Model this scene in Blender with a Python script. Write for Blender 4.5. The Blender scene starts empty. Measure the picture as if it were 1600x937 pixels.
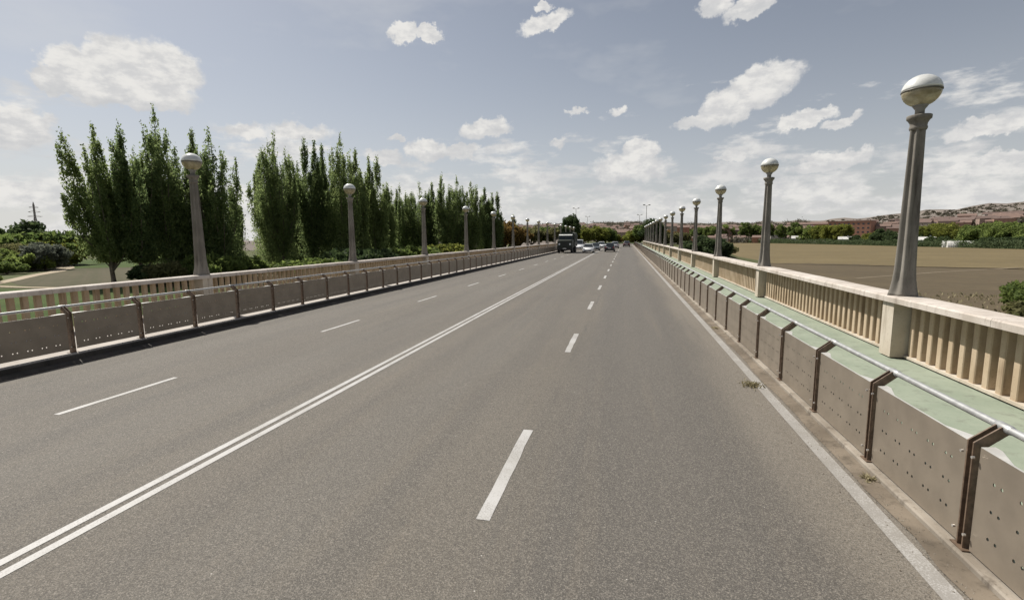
import bpy, math, random
import numpy as np
from mathutils import Vector, Matrix

S = bpy.context.scene
C = S.collection
R = math.radians

# ------------------------------------------------------------------ camera
cam = bpy.data.cameras.new('camera')
cam.sensor_width = 36.0
cam.lens = 17.1
cam.clip_start = 0.05
cam.clip_end = 12000
co = bpy.data.objects.new('camera', cam)
C.objects.link(co)
co.matrix_world = Matrix(((0.974311, -0.020113, 0.224305, 0.0),
                          (0.225039, 0.125233, -0.966268, 0.0),
                          (-0.008656, 0.991923, 0.126542, 2.5),
                          (0, 0, 0, 1)))
S.camera = co
S.render.resolution_x, S.render.resolution_y = 1024, 599
S.view_settings.view_transform = 'Standard'
S.view_settings.look = 'None'
S.view_settings.gamma = 1.0
S.view_settings.use_curve_mapping = False
S.view_settings.exposure = 0.50
S.cycles.use_denoising = True
S.cycles.max_bounces = 6
S.cycles.transparent_max_bounces = 8

# ------------------------------------------------------------------ node helper
class NT:
    def __init__(s, tree):
        s.t = tree
        tree.nodes.clear()
    def n(s, kind, ins=None, **props):
        nd = s.t.nodes.new(kind)
        for k, v in props.items():
            setattr(nd, k, v)
        for k, v in (ins or {}).items():
            sock = nd.inputs[k]
            if isinstance(v, bpy.types.NodeSocket):
                s.t.links.new(v, sock)
            else:
                sock.default_value = v
        return nd
    def m(s, op, a, b=0.0, c=0.0, clamp=False):
        nd = s.n('ShaderNodeMath', {0: a, 1: b, 2: c}, operation=op)
        nd.use_clamp = clamp
        return nd.outputs[0]
    def mix(s, f, a, b, blend='MIX'):
        nd = s.n('ShaderNodeMix', data_type='RGBA', blend_type=blend)
        for sock, v in ((nd.inputs[0], f), (nd.inputs[6], a), (nd.inputs[7], b)):
            if isinstance(v, bpy.types.NodeSocket):
                s.t.links.new(v, sock)
            else:
                sock.default_value = v if not isinstance(v, tuple) or len(v) == 4 else (*v, 1)
        return nd.outputs[2]
    def ramp(s, f, lo, hi):
        nd = s.n('ShaderNodeMapRange', {0: f, 1: lo, 2: hi}, interpolation_type='SMOOTHSTEP')
        return nd.outputs[0]
    def noise(s, vec, scale, detail=3, rough=0.55, out='Fac'):
        return s.n('ShaderNodeTexNoise', {'Vector': vec, 'Scale': scale, 'Detail': detail, 'Roughness': rough}).outputs[out]
    def link(s, a, b):
        s.t.links.new(a, b)

# ------------------------------------------------------------------ sun and sky
SUN = Vector((-0.66, 0.36, 1.0)).normalized()
sd = bpy.data.lights.new('sun', 'SUN')
sd.energy = 4.4
sd.angle = R(0.53)
sd.color = (1.0, 0.955, 0.88)
so = bpy.data.objects.new('sun', sd)
C.objects.link(so)
so.rotation_euler = SUN.to_track_quat('Z', 'Y').to_euler()
so.location = (-40, 30, 60)

W = bpy.data.worlds.new('World')
S.world = W
W.use_nodes = True
w = NT(W.node_tree)
sky = w.n('ShaderNodeTexSky', sky_type='NISHITA', sun_disc=False)
sky.sun_elevation = math.asin(SUN.z)
sky.sun_rotation = math.atan2(SUN.x, SUN.y)
sky.altitude = 600
sky.air_density = 1.0
sky.dust_density = 2.2
sky.ozone_density = 1.2
sky_str = w.n('ShaderNodeVectorMath', {0: sky.outputs[0], 1: (0.057, 0.057, 0.057)}, operation='MULTIPLY')
skyc = w.n('ShaderNodeHueSaturation', {'Color': sky_str.outputs[0], 'Saturation': 0.60, 'Value': 1.0}).outputs[0]
tc = w.n('ShaderNodeTexCoord')
sep = w.n('ShaderNodeSeparateXYZ', {0: tc.outputs['Generated']})
az = w.m('MULTIPLY', w.m('ARCTAN2', sep.outputs[0], sep.outputs[1]), 57.29578)
el = w.m('MULTIPLY', w.m('ARCSINE', sep.outputs[2]), 57.29578)
uv = w.n('ShaderNodeCombineXYZ', {0: az, 1: el, 2: 0.0}).outputs[0]
# ragged cumulus edges: warp the direction by noise before measuring the clouds
wn = w.noise(uv, 0.62, 9, 0.60, 'Color')
wv = w.n('ShaderNodeVectorMath', {0: wn, 1: (0.5, 0.5, 0.5)}, operation='SUBTRACT').outputs[0]
wv = w.n('ShaderNodeVectorMath', {0: wv, 1: (3.4, 2.6, 0)}, operation='MULTIPLY').outputs[0]
uvw = w.n('ShaderNodeVectorMath', {0: uv, 1: wv}, operation='ADD').outputs[0]
CLOUDS = [(-50.42, 15.34, 2.35, 1.94, 0, 1), (-52.92, 13.89, 2.62, 1.81, 0, 1), (-47.34, 15.16, 2.93, 2.23, 0, 1), (-54.59, 13.38, 1.61, 1.23, 0, 1),
 (-50.42, 12.94, 5.38, 1.16, 0, 1), (-57.37, 9.12, 2.31, 1.49, 0, .9), (-24.59, 21.09, 1.5, 0.86, 0, 1), (-22.11, 21.22, 1.39, 0.69, 0, 1),
 (-9.26, 22.3, 2.82, 0.8, 15, .8), (-9.26, 23.87, 0.98, 0.28, 0, .6), (8.57, 22.18, 1.71, 0.9, 0, .8), (11.96, 21.64, 2.61, 0.84, 15, .9),
 (13.21, 14.61, 3.47, 1.63, 22, 1), (10.33, 13.17, 2.93, 1.64, 22, 1), (7.59, 11.77, 2.42, 0.76, 0, .9), (17.2, 11.09, 2.49, 0.76, 12, .9),
 (20.35, 10.53, 1.52, 0.46, 12, .6), (30.63, 8.65, 3.05, 0.7, 4, .9), (30.47, 6.05, 3.09, 0.52, 4, .7), (19.66, 7.02, 3.9, 0.77, 8, .8),
 (-15.81, 12.13, 2.76, 0.94, 5, .9), (-22.49, 9.69, 2.42, 1.09, 0, .9), (-18.76, 9.6, 2.03, 0.76, 8, .8), (-27.28, 8.89, 1.93, 0.74, 0, .8),
 (1.4, 9.39, 2.19, 1.0, 0, .9), (0.4, 7.6, 4.16, 1.51, 0, .8), (10.67, 8.23, 1.23, 0.51, 0, .9), (-1.11, 13.59, 0.9, 0.39, 20, .5),
 (-5.33, 13.86, 1.14, 0.32, 0, .5), (-7.38, 10.6, 0.94, 0.54, 40, .5), (-25.82, 10.88, 1.25, 0.27, 0, .6), (-35.67, 11.02, 3.72, 0.88, 0, .45),
 (-41.0, 10.72, 2.84, 0.72, 0, .45), (-57.79, 4.07, 1.86, 0.77, 0, .6)]
rng = random.Random(77)
for k in range(10):                       # the same kind of clouds all round the rest of the sky
    a = rng.uniform(46, 292)
    e = rng.uniform(5, 40)
    s_ = rng.uniform(1.8, 5.0) * (0.6 + e / 40)
    CLOUDS.append((((a + 180) % 360) - 180, e, s_, s_ * rng.uniform(.28, .5), rng.uniform(-10, 20), rng.uniform(.6, 1)))
mx = None
for (u, v, a, b, rot, op) in CLOUDS:
    mp = w.n('ShaderNodeMapping', {'Vector': uvw, 'Location': (u, v, 0), 'Rotation': (0, 0, R(rot)), 'Scale': (a * 1.22, b * 1.3, 1)}, vector_type='TEXTURE')
    ln = w.n('ShaderNodeVectorMath', {0: mp.outputs[0]}, operation='LENGTH')
    f = w.m('MULTIPLY_ADD', ln.outputs['Value'], -op, op)
    mx = f if mx is None else w.m('MAXIMUM', mx, f)
placed = w.ramp(mx, 0.02, 0.26)
low = None                                # density a little lower down: none there means a grey underside
uvb = w.n('ShaderNodeVectorMath', {0: uvw, 1: (0.25, -0.75, 0)}, operation='ADD').outputs[0]
for (u, v, a, b, rot, op) in [CLOUDS[k] for k in (0, 1, 2, 4, 5, 11, 12, 13, 19, 20, 21, 24, 25)]:
    mp = w.n('ShaderNodeMapping', {'Vector': uvb, 'Location': (u, v, 0), 'Rotation': (0, 0, R(rot)), 'Scale': (a * 1.22, b * 1.3, 1)}, vector_type='TEXTURE')
    ln = w.n('ShaderNodeVectorMath', {0: mp.outputs[0]}, operation='LENGTH')
    f = w.m('MULTIPLY_ADD', ln.outputs['Value'], -op, op)
    low = f if low is None else w.m('MAXIMUM', low, f)
under = w.m('MULTIPLY', w.ramp(low, 0.30, -0.10), w.ramp(low, -1.5, -0.3))
# low banks of cumulus near the horizon, all round
bandv = w.n('ShaderNodeVectorMath', {0: uv, 1: (0.115, 0.36, 1)}, operation='MULTIPLY').outputs[0]
bn = w.noise(bandv, 1.0, 9, 0.60)
thr = w.m('MULTIPLY_ADD', w.m('ABSOLUTE', w.m('SUBTRACT', el, 4.2)), 0.021, 0.415)
bank = w.ramp(w.m('SUBTRACT', bn, thr), -0.03, 0.10)
bank = w.m('MULTIPLY', bank, 0.88)
# thin veil
vn = w.noise(w.n('ShaderNodeVectorMath', {0: uv, 1: (0.04, 0.10, 1)}, operation='MULTIPLY').outputs[0], 1.0, 5, 0.6)
veil = w.m('MULTIPLY', w.ramp(vn, 0.38, 0.75), 0.38)
hz = w.m('POWER', 2.718, w.m('MULTIPLY', w.m('MAXIMUM', el, 0.0), -0.115))
hz = w.m('MULTIPLY', hz, 0.92)
veil = w.m('MAXIMUM', veil, hz)
cover = w.m('MAXIMUM', placed, bank)
shade_n = w.noise(w.n('ShaderNodeVectorMath', {0: uv, 1: (0.5, 0.9, 1)}, operation='MULTIPLY').outputs[0], 1.0, 6, 0.6)
cl = w.mix(w.ramp(shade_n, 0.36, 0.62), (0.45, 0.45, 0.452, 1), (0.575, 0.565, 0.545, 1))
cl = w.mix(w.m('MULTIPLY', under, 0.55), cl, (0.385, 0.392, 0.405, 1))
col = w.mix(veil, skyc, (0.495, 0.496, 0.492, 1))
col = w.mix(cover, col, cl)
bg = w.n('ShaderNodeBackground', {'Color': col, 'Strength': 1.0})
wo = w.n('ShaderNodeOutputWorld')
w.link(bg.outputs[0], wo.inputs[0])

# ------------------------------------------------------------------ materials
def material(name):
    m = bpy.data.materials.new(name)
    m.use_nodes = True
    t = NT(m.node_tree)
    out = t.n('ShaderNodeOutputMaterial')
    p = t.n('ShaderNodeBsdfPrincipled')
    t.link(p.outputs[0], out.inputs[0])
    t.p, t.out = p, out
    return m, t
def objco(t):
    return t.n('ShaderNodeTexCoord').outputs['Object']
def geopos(t):
    return t.n('ShaderNodeNewGeometry').outputs['Position']
def bump(t, h, strength=.3, dist=.01):
    b = t.n('ShaderNodeBump', {'Height': h, 'Strength': strength, 'Distance': dist})
    t.link(b.outputs[0], t.p.inputs['Normal'])
def simple(name, col, rough=.6, metal=0.0, var=.15, scale=6.0, spec=.5):
    m, t = material(name)
    nz = t.noise(geopos(t), scale, 4)
    a = tuple(c * (1 - var) for c in col) + (1,)
    b = tuple(min(1, c * (1 + var)) for c in col) + (1,)
    t.link(t.mix(t.ramp(nz, .3, .7), a, b), t.p.inputs['Base Color'])
    t.p.inputs['Roughness'].default_value = rough
    t.p.inputs['Metallic'].default_value = metal
    t.p.inputs['Specular IOR Level'].default_value = spec
    return m

def mat_asphalt():
    m, t = material('asphalt')
    P = geopos(t)
    sx = t.n('ShaderNodeSeparateXYZ', {0: P})
    wob = t.noise(t.n('ShaderNodeVectorMath', {0: P, 1: (.5, .12, 1)}, operation='MULTIPLY').outputs[0], 1.0, 4)
    x = t.m('ADD', sx.outputs[0], t.m('MULTIPLY_ADD', wob, 1.2, -0.6))
    big = t.noise(t.n('ShaderNodeVectorMath', {0: P, 1: (.35, .07, 1)}, operation='MULTIPLY').outputs[0], 1.0, 5)
    blot = t.noise(P, 0.45, 5, .6)
    base = t.mix(t.ramp(big, .3, .7), (0.088, 0.076, 0.061, 1), (0.118, 0.104, 0.085, 1))
    base = t.mix(t.m('MULTIPLY', t.ramp(blot, .45, .75), .35), base, (0.130, 0.112, 0.088, 1))
    # right lane worn darker and bluer by traffic
    lane = t.m('MULTIPLY', t.ramp(x, -1.2, -0.5), t.ramp(x, 1.9, 1.1))
    base = t.mix(t.m('MULTIPLY', lane, .72), base, (0.082, 0.075, 0.067, 1))
    # dusty tan margin beside the right edge line
    dust = t.m('MULTIPLY', t.ramp(x, 1.2, 2.1), t.ramp(sx.outputs[0], 3.2, 2.2))
    base = t.mix(t.m('MULTIPLY', dust, .55), base, (0.195, 0.17, 0.138, 1))
    # oily band in the middle of the lanes
    for cx_, wd, am in ((-2.9, .7, .30), (-6.3, .7, .22), (-9.7, .7, .22)):
        d = t.m('ABSOLUTE', t.m('SUBTRACT', x, cx_))
        base = t.mix(t.m('MULTIPLY', t.ramp(d, wd, .1), am), base, (0.088, 0.084, 0.078, 1))
    d = t.m('ABSOLUTE', t.m('SUBTRACT', x, -3.9))
    base = t.mix(t.m('MULTIPLY', t.ramp(d, .5, .0), .25), base, (0.16, 0.135, 0.105, 1))
    for cx_ in (-.35, 1.2, -2.1, -3.7, -5.5, -7.1, -8.9, -10.4):      # wheel tracks
        d = t.m('ABSOLUTE', t.m('SUBTRACT', t.m('ADD', x, t.m('MULTIPLY', blot, .3)), cx_ + .15))
        base = t.mix(t.m('MULTIPLY', t.ramp(d, .48, .05), t.m('MULTIPLY_ADD', big, .85, .02)), base, (0.072, 0.065, 0.057, 1))
    stk = t.noise(t.n('ShaderNodeVectorMath', {0: P, 1: (2.6, .10, 1)}, operation='MULTIPLY').outputs[0], 1.0, 5, .65)
    base = t.mix(t.m('MULTIPLY', t.ramp(stk, .50, .72), .45), base, (0.140, 0.118, 0.090, 1))
    base = t.mix(t.m('MULTIPLY', t.ramp(stk, .47, .30), .40), base, (0.066, 0.060, 0.053, 1))
    oil = t.noise(P, 2.3, 4, .6)
    base = t.mix(t.m('MULTIPLY', t.ramp(oil, .66, .74), .45), base, (0.05, 0.046, 0.041, 1))
    # long seam between paving passes
    d = t.m('ABSOLUTE', t.m('SUBTRACT', t.m('ADD', sx.outputs[0], t.m('MULTIPLY_ADD', t.noise(P, .9, 3), .12, -.06)), -1.02))
    seam = t.m('MULTIPLY', t.ramp(d, .05, .01), t.ramp(t.noise(P, .35, 3), .42, .62))
    base = t.mix(t.m('MULTIPLY', seam, .55), base, (0.055, 0.052, 0.048, 1))
    ck = t.n('ShaderNodeTexVoronoi', {'Vector': t.n('ShaderNodeVectorMath', {0: P, 1: t.n('ShaderNodeVectorMath', {0: t.noise(P, .8, 5, .65, 'Color'), 1: (1.6, 1.6, 0)}, operation='MULTIPLY').outputs[0]}, operation='ADD').outputs[0], 'Scale': .22}, feature='DISTANCE_TO_EDGE')
    crack = t.m('MULTIPLY', t.ramp(ck.outputs['Distance'], .006, .001), t.ramp(t.noise(P, .25, 3), .50, .62))
    base = t.mix(t.m('MULTIPLY', crack, .5), base, (0.05, 0.046, 0.042, 1))
    # aggregate
    g1 = t.noise(P, 85, 3, .8)
    base = t.mix(t.ramp(g1, .50, .66), base, t.mix(.5, base, (0.33, 0.31, 0.28, 1)))
    g2 = t.noise(P, 105, 3, .8)
    base = t.mix(t.m('MULTIPLY', t.ramp(g2, .50, .66), .85), base, (0.035, 0.033, 0.03, 1))
    for sc_, am in ((120.0, .55), (62.0, .24)):
        cv = t.n('ShaderNodeSeparateColor', {0: t.n('ShaderNodeTexVoronoi', {'Vector': P, 'Scale': sc_}).outputs['Color']})
        base = t.mix(t.m('MULTIPLY', t.ramp(cv.outputs[0], .72, .98), am), base, (0.25, 0.225, 0.19, 1))
        base = t.mix(t.m('MULTIPLY', t.ramp(cv.outputs[1], .70, .95), am), base, (0.040, 0.037, 0.033, 1))
    vo = t.n('ShaderNodeTexVoronoi', {'Vector': P, 'Scale': 16.0})
    pick = t.n('ShaderNodeSeparateColor', {0: vo.outputs['Color']}).outputs[0]
    spk = t.m('MULTIPLY', t.ramp(vo.outputs['Distance'], .11, .06), t.m('GREATER_THAN', pick, .955))
    base = t.mix(t.m('MULTIPLY', spk, .8), base, (0.5, 0.48, 0.44, 1))
    t.link(base, t.p.inputs['Base Color'])
    t.p.inputs['Roughness'].default_value = .80
    t.p.inputs['Specular IOR Level'].default_value = .3
    bump(t, g1, .3, .003)
    return m

def mat_paint(name, wear):
    m, t = material(name)
    P = geopos(t)
    n1 = t.noise(P, 70, 5, .8)
    n2 = t.noise(P, 3.0, 3)
    th = t.m('MULTIPLY_ADD', n2, .30, wear)
    worn = t.ramp(t.m('SUBTRACT', n1, th), -.09, .08)
    dirt = t.mix(t.ramp(t.noise(P, 1.1, 4), .35, .7), (0.41, 0.40, 0.385, 1), (0.33, 0.318, 0.295, 1))
    t.link(t.mix(t.m('MULTIPLY', worn, .7), dirt, (0.17, 0.155, 0.135, 1)), t.p.inputs['Base Color'])
    t.p.inputs['Roughness'].default_value = .6
    return m

def mat_concrete(name, c1, c2, dirt=(0.13, 0.105, 0.075), amt=.5, fine=1.0):
    m, t = material(name)
    P = geopos(t)
    a = t.noise(P, 1.3, 5, .6)
    base = t.mix(t.ramp(a, .3, .7), (*c1, 1), (*c2, 1))
    st = t.noise(t.n('ShaderNodeVectorMath', {0: P, 1: (5, 5, .7)}, operation='MULTIPLY').outputs[0], 1.0, 5, .65)
    base = t.mix(t.m('MULTIPLY', t.ramp(st, .50, .74), amt), base, (*dirt, 1))
    sp = t.noise(P, 34, 3, .7)
    base = t.mix(t.m('MULTIPLY', t.ramp(sp, .58, .74), .55 * fine), base, (*dirt, 1))
    t.link(base, t.p.inputs['Base Color'])
    t.p.inputs['Roughness'].default_value = .88
    t.p.inputs['Specular IOR Level'].default_value = .3
    bump(t, sp, .35, .004)
    return m

def mat_leaf(name, dark, light, transl=.22, pale=None):
    m, t = material(name)
    g = t.n('ShaderNodeNewGeometry')
    oi = t.n('ShaderNodeObjectInfo')
    f = t.m('ADD', t.m('MULTIPLY', g.outputs['Random Per Island'], .75), t.m('MULTIPLY', oi.outputs['Random'], .5))
    n = t.noise(g.outputs['Position'], .35, 3)
    f = t.m('ADD', f, t.m('MULTIPLY_ADD', n, .8, -.45), clamp=True)
    base = t.mix(f, (*dark, 1), (*light, 1))
    t.link(base, t.p.inputs['Base Color'])
    t.p.inputs['Roughness'].default_value = .75
    t.p.inputs['Specular IOR Level'].default_value = .12
    bright = t.n('ShaderNodeHueSaturation', {'Color': base, 'Saturation': 1.0, 'Value': 1.9}).outputs[0]
    tr = t.n('ShaderNodeBsdfTranslucent', {'Color': bright})
    mixs = t.n('ShaderNodeMixShader', {0: transl, 1: t.p.outputs[0], 2: tr.outputs[0]})
    t.link(mixs.outputs[0], t.out.inputs[0])
    return m

def mat_ground(name, cols, scale=.05, fine=1.5):
    m, t = material(name)
    P = geopos(t)
    a = t.noise(P, scale, 6, .62)
    b = t.noise(P, fine, 4, .7)
    base = t.mix(t.ramp(a, .35, .65), (*cols[0], 1), (*cols[1], 1))
    base = t.mix(t.m('MULTIPLY', t.ramp(b, .45, .72), .5), base, (*cols[2], 1))
    t.link(base, t.p.inputs['Base Color'])
    t.p.inputs['Roughness'].default_value = .95
    t.p.inputs['Specular IOR Level'].default_value = .1
    return m
def mat_rows(name, cols, direction, freq):
    m, t = material(name)
    P = geopos(t)
    a = t.noise(P, .03, 5, .6)
    base = t.mix(t.ramp(a, .3, .7), (*cols[0], 1), (*cols[1], 1))
    d = t.n('ShaderNodeVectorMath', {0: P, 1: direction}, operation='DOT_PRODUCT').outputs['Value']
    wv_ = t.noise(t.n('ShaderNodeCombineXYZ', {0: t.m('ADD', t.m('MULTIPLY', d, freq), t.m('MULTIPLY', a, 3.0)), 1: t.m('MULTIPLY', a, 1.7), 2: 0.37}).outputs[0], 1.0, 3, .6)
    base = t.mix(t.m('MULTIPLY', t.ramp(wv_, .40, .66), .45), base, (*cols[2], 1))
    cl_ = t.noise(P, .9, 6, .75)
    base = t.mix(t.m('MULTIPLY', t.ramp(cl_, .42, .70), .6), base, (*cols[2], 1))
    c2_ = t.noise(P, .16, 5, .7)
    base = t.mix(t.m('MULTIPLY', t.ramp(c2_, .50, .72), .45), base, (cols[0][0] * 1.25, cols[0][1] * 1.22, cols[0][2] * 1.15, 1))
    t.link(base, t.p.inputs['Base Color'])
    t.p.inputs['Roughness'].default_value = .95
    t.p.inputs['Specular IOR Level'].default_value = .1
    return m

M = {}
M['asphalt'] = mat_asphalt()
M['paint'] = mat_paint('road paint', .42)
M['paint_worn'] = mat_paint('worn road paint', .29)
M['conc'] = mat_concrete('cream concrete', (.44, .38, .30), (.54, .485, .405), (.15,.115,.08), .5)
M['coping'] = mat_concrete('coping concrete', (.41, .36, .31), (.55, .50, .45), (.15, .118, .09), .6)
M['baluster'] = mat_concrete('ochre concrete', (.385, .295, .195), (.48, .385, .275), (.135, .085, .048), .6)
M['lampc'] = mat_concrete('grey lamp concrete', (.165, .150, .128), (.245, .225, .195), (.05, .042, .033), .8)
M['kerb'] = mat_concrete('kerb concrete', (.17, .145, .115), (.30, .265, .22), (.07, .055, .04), .85)
M['gutter'] = mat_concrete('gutter dirt', (.105, .085, .063), (.185, .152, .115), (.05, .041, .03), .7, 1.6)
M['edge_shade'] = mat_concrete('left edge dirt and painted shade', (.045, .040, .035), (.075, .066, .056), (.02, .018, .016), .6, 1.4)  # near-black colour puts shade into the left kerb and dirty left gutter
M['walk_left'] = mat_concrete('plain walkway', (.33, .30, .27), (.40, .37, .335), (.20, .18, .15), .35, .3)
M['walk'] = mat_concrete('pale green walkway', (.215, .250, .190), (.262, .295, .228), (.13, .13, .105), .55, .8)
M['deck'] = simple('deck concrete', (.33, .31, .28), .9)
M['post'] = simple('dark brown steel', (.140, .096, .066), .45, .2, .3, 20)
M['panel'] = simple('bronze panel', (.275, .234, .185), .42, .45, .10, 3)
M['flange'] = simple('pale steel edge', (.60, .585, .55), .4, .4, .1, 6)
M['steel'] = simple('galvanised tube', (.42, .42, .41), .48, .6, .15, 12)
M['bolt'] = simple('bolt steel', (.65, .63, .60), .35, .8)
M['dome'] = simple('white dome', (.66, .66, .63), .22, .1, .12, 5)
M['seam'] = simple('dark seam ring', (.12, .11, .09), .5)
M['bulb'] = simple('white bulb', (.8, .79, .74), .3)
M['hub'] = simple('lamp holder', (.25, .24, .22), .5)
def mat_bowl():
    m, t = material('amber bowl glass')
    n = t.noise(geopos(t), 9, 3)
    t.link(t.mix(t.ramp(n, .35, .7), (.42, .36, .23, 1), (.56, .50, .36, 1)), t.p.inputs['Base Color'])
    t.p.inputs['Roughness'].default_value = .15
    tr = t.n('ShaderNodeBsdfTransparent', {'Color': (.80, .74, .56, 1)})
    mx_ = t.n('ShaderNodeMixShader', {0: .42, 1: t.p.outputs[0], 2: tr.outputs[0]})
    t.link(mx_.outputs[0], t.out.inputs[0])
    return m
M['bowl'] = mat_bowl()
M['bark'] = simple('bark', (.13, .105, .08), .9, 0, .35, 4)
M['l_pop'] = mat_leaf('poplar leaves', (.072, .104, .044), (.175, .212, .080), .56)
M['l_grn'] = mat_leaf('green leaves', (.055, .085, .026), (.150, .185, .052), .45)
M['l_yel'] = mat_leaf('yellow green leaves', (.075, .095, .020), (.190, .195, .045), .40)
M['l_dark'] = mat_leaf('dark leaves', (.025, .043, .019), (.070, .095, .038), .3)
M['l_rust'] = mat_leaf('rust leaves', (.095, .068, .022), (.200, .125, .040), .35)
M['l_grey'] = mat_leaf('grey green leaves', (.070, .082, .062), (.135, .145, .112), .3)
M['l_olive'] = mat_leaf('olive leaves', (.075, .080, .032), (.165, .155, .070), .35)
M['l_scrub'] = mat_leaf('scrub leaves', (.085, .078, .055), (.130, .118, .085), .1)
M['ground'] = mat_ground('dry ground', ((.085, .088, .042), (.070, .085, .034), (.125, .112, .066)))
M['lawn'] = mat_ground('lawn', ((.040, .066, .016), (.062, .088, .024), (.050, .056, .022)), .12, 2.5)
M['plot'] = mat_rows('grey brown plot', ((.096, .082, .054), (.076, .070, .043), (.062, .064, .034)), (.6, .8, 0), .8)
M['path'] = mat_ground('path', ((.33, .275, .20), (.38, .32, .24), (.27, .22, .16)), .2, 2.0)
M['track'] = mat_ground('field track', ((.19, .158, .112), (.16, .13, .092), (.11, .09, .062)), .3, 2.0)
M['stubble'] = mat_rows('stubble field', ((.164, .129, .070), (.132, .104, .057), (.108, .086, .047)), (.22, 1.0, 0), .35)
M['plough'] = mat_rows('ploughed field', ((.112, .088, .056), (.092, .073, .047), (.075, .060, .040)), (.22, 1.0, 0), .55)
M['grass'] = mat_leaf('dry grass', (.16, .14, .08), (.30, .26, .16), .2)
def mat_hill():
    m, t = material('hill')
    P = geopos(t)
    a = t.noise(P, .006, 7, .65)
    b = t.noise(P, .035, 5, .7)
    sz = t.n('ShaderNodeSeparateXYZ', {0: P}).outputs[2]
    lay = t.noise(t.n('ShaderNodeCombineXYZ', {0: t.m('MULTIPLY', sz, .13), 1: t.m('MULTIPLY', a, 1.5), 2: 0.0}).outputs[0], 1.0, 4)
    base = t.mix(t.ramp(a, .35, .65), (.135, .114, .098, 1), (.182, .155, .136, 1))
    base = t.mix(t.m('MULTIPLY', t.ramp(lay, .48, .64), .6), base, (.25, .215, .185, 1))
    base = t.mix(t.m('MULTIPLY', t.ramp(b, .52, .68), .6), base, (.072, .078, .050, 1))
    t.link(base, t.p.inputs['Base Color'])
    t.p.inputs['Roughness'].default_value = .95
    t.p.inputs['Specular IOR Level'].default_value = .1
    return m
M['hill'] = mat_hill()

# ------------------------------------------------------------------ mesh helpers
class MB:
    def __init__(s):
        s.v, s.f, s.mi, s.cur, s.sm = [], [], [], 0, []
    def add(s, verts, faces, smooth=False):
        o = len(s.v)
        s.v += [tuple(p) for p in verts]
        s.f += [tuple(i + o for i in f) for f in faces]
        s.mi += [s.cur] * len(faces)
        s.sm += [smooth] * len(faces)
        return s
    def box(s, x0, x1, y0, y1, z0, z1):
        return s.add([(x0, y0, z0), (x1, y0, z0), (x1, y1, z0), (x0, y1, z0), (x0, y0, z1), (x1, y0, z1), (x1, y1, z1), (x0, y1, z1)],
                     [(3, 2, 1, 0), (4, 5, 6, 7), (0, 1, 5, 4), (1, 2, 6, 5), (2, 3, 7, 6), (3, 0, 4, 7)])
    def prism(s, poly, y0, y1, axis='y'):
        n = len(poly)
        def pt(a, b, c):
            return {'y': (a, c, b), 'x': (c, a, b), 'z': (a, b, c)}[axis]
        vs = [pt(a, b, y0) for a, b in poly] + [pt(a, b, y1) for a, b in poly]
        fs = [tuple(range(n)), tuple(range(2 * n - 1, n - 1, -1))]
        fs += [(i, i + n, (i + 1) % n + n, (i + 1) % n) for i in range(n)]
        return s.add(vs, fs)
    def tube(s, pts, rad, seg=8, cap=True, smooth=True):
        pts = [Vector(p) for p in pts]
        rr = rad if isinstance(rad, (list, tuple)) else [rad] * len(pts)
        vs = []
        for i, p in enumerate(pts):
            d = (pts[min(i + 1, len(pts) - 1)] - pts[max(i - 1, 0)]).normalized()
            a = d.orthogonal().normalized() if abs(d.z) > .9 else d.cross(Vector((0, 0, 1))).normalized()
            b = d.cross(a)
            for k in range(seg):
                t_ = 2 * math.pi * k / seg
                vs.append(p + (a * math.cos(t_) + b * math.sin(t_)) * rr[i])
        fs = []
        for i in range(len(pts) - 1):
            for k in range(seg):
                k2 = (k + 1) % seg
                fs.append((i * seg + k, i * seg + k2, (i + 1) * seg + k2, (i + 1) * seg + k))
        s.add(vs, fs, smooth)
        if cap:
            s.add(vs[:seg], [tuple(range(seg - 1, -1, -1))])
            s.add(vs[-seg:], [tuple(range(seg))])
        return s
    def lathe(s, prof, seg=24, lobes=0, amp=None, smooth=True, c=(0, 0, 0)):
        vs, fs = [], []
        for j, (r, z) in enumerate(prof):
            am = amp[j] if amp else 0
            for k in range(seg):
                t_ = 2 * math.pi * k / seg
                rr = r * (1 - am * (.5 - .5 * math.cos(lobes * t_))) if lobes else r
                vs.append((c[0] + rr * math.cos(t_), c[1] + rr * math.sin(t_), c[2] + z))
        for j in range(len(prof) - 1):
            for k in range(seg):
                k2 = (k + 1) % seg
                fs.append((j * seg + k, j * seg + k2, (j + 1) * seg + k2, (j + 1) * seg + k))
        fs.append(tuple(range(seg - 1, -1, -1)))
        fs.append(tuple((len(prof) - 1) * seg + k for k in range(seg)))
        return s.add(vs, fs, smooth)
    def mesh(s, name, mats):
        me = bpy.data.meshes.new(name)
        me.from_pydata(s.v, [], s.f)
        for m in (mats if isinstance(mats, (list, tuple)) else [mats]):
            me.materials.append(m)
        me.polygons.foreach_set('material_index', s.mi)
        me.polygons.foreach_set('use_smooth', s.sm)
        me.update()
        return me

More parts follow.
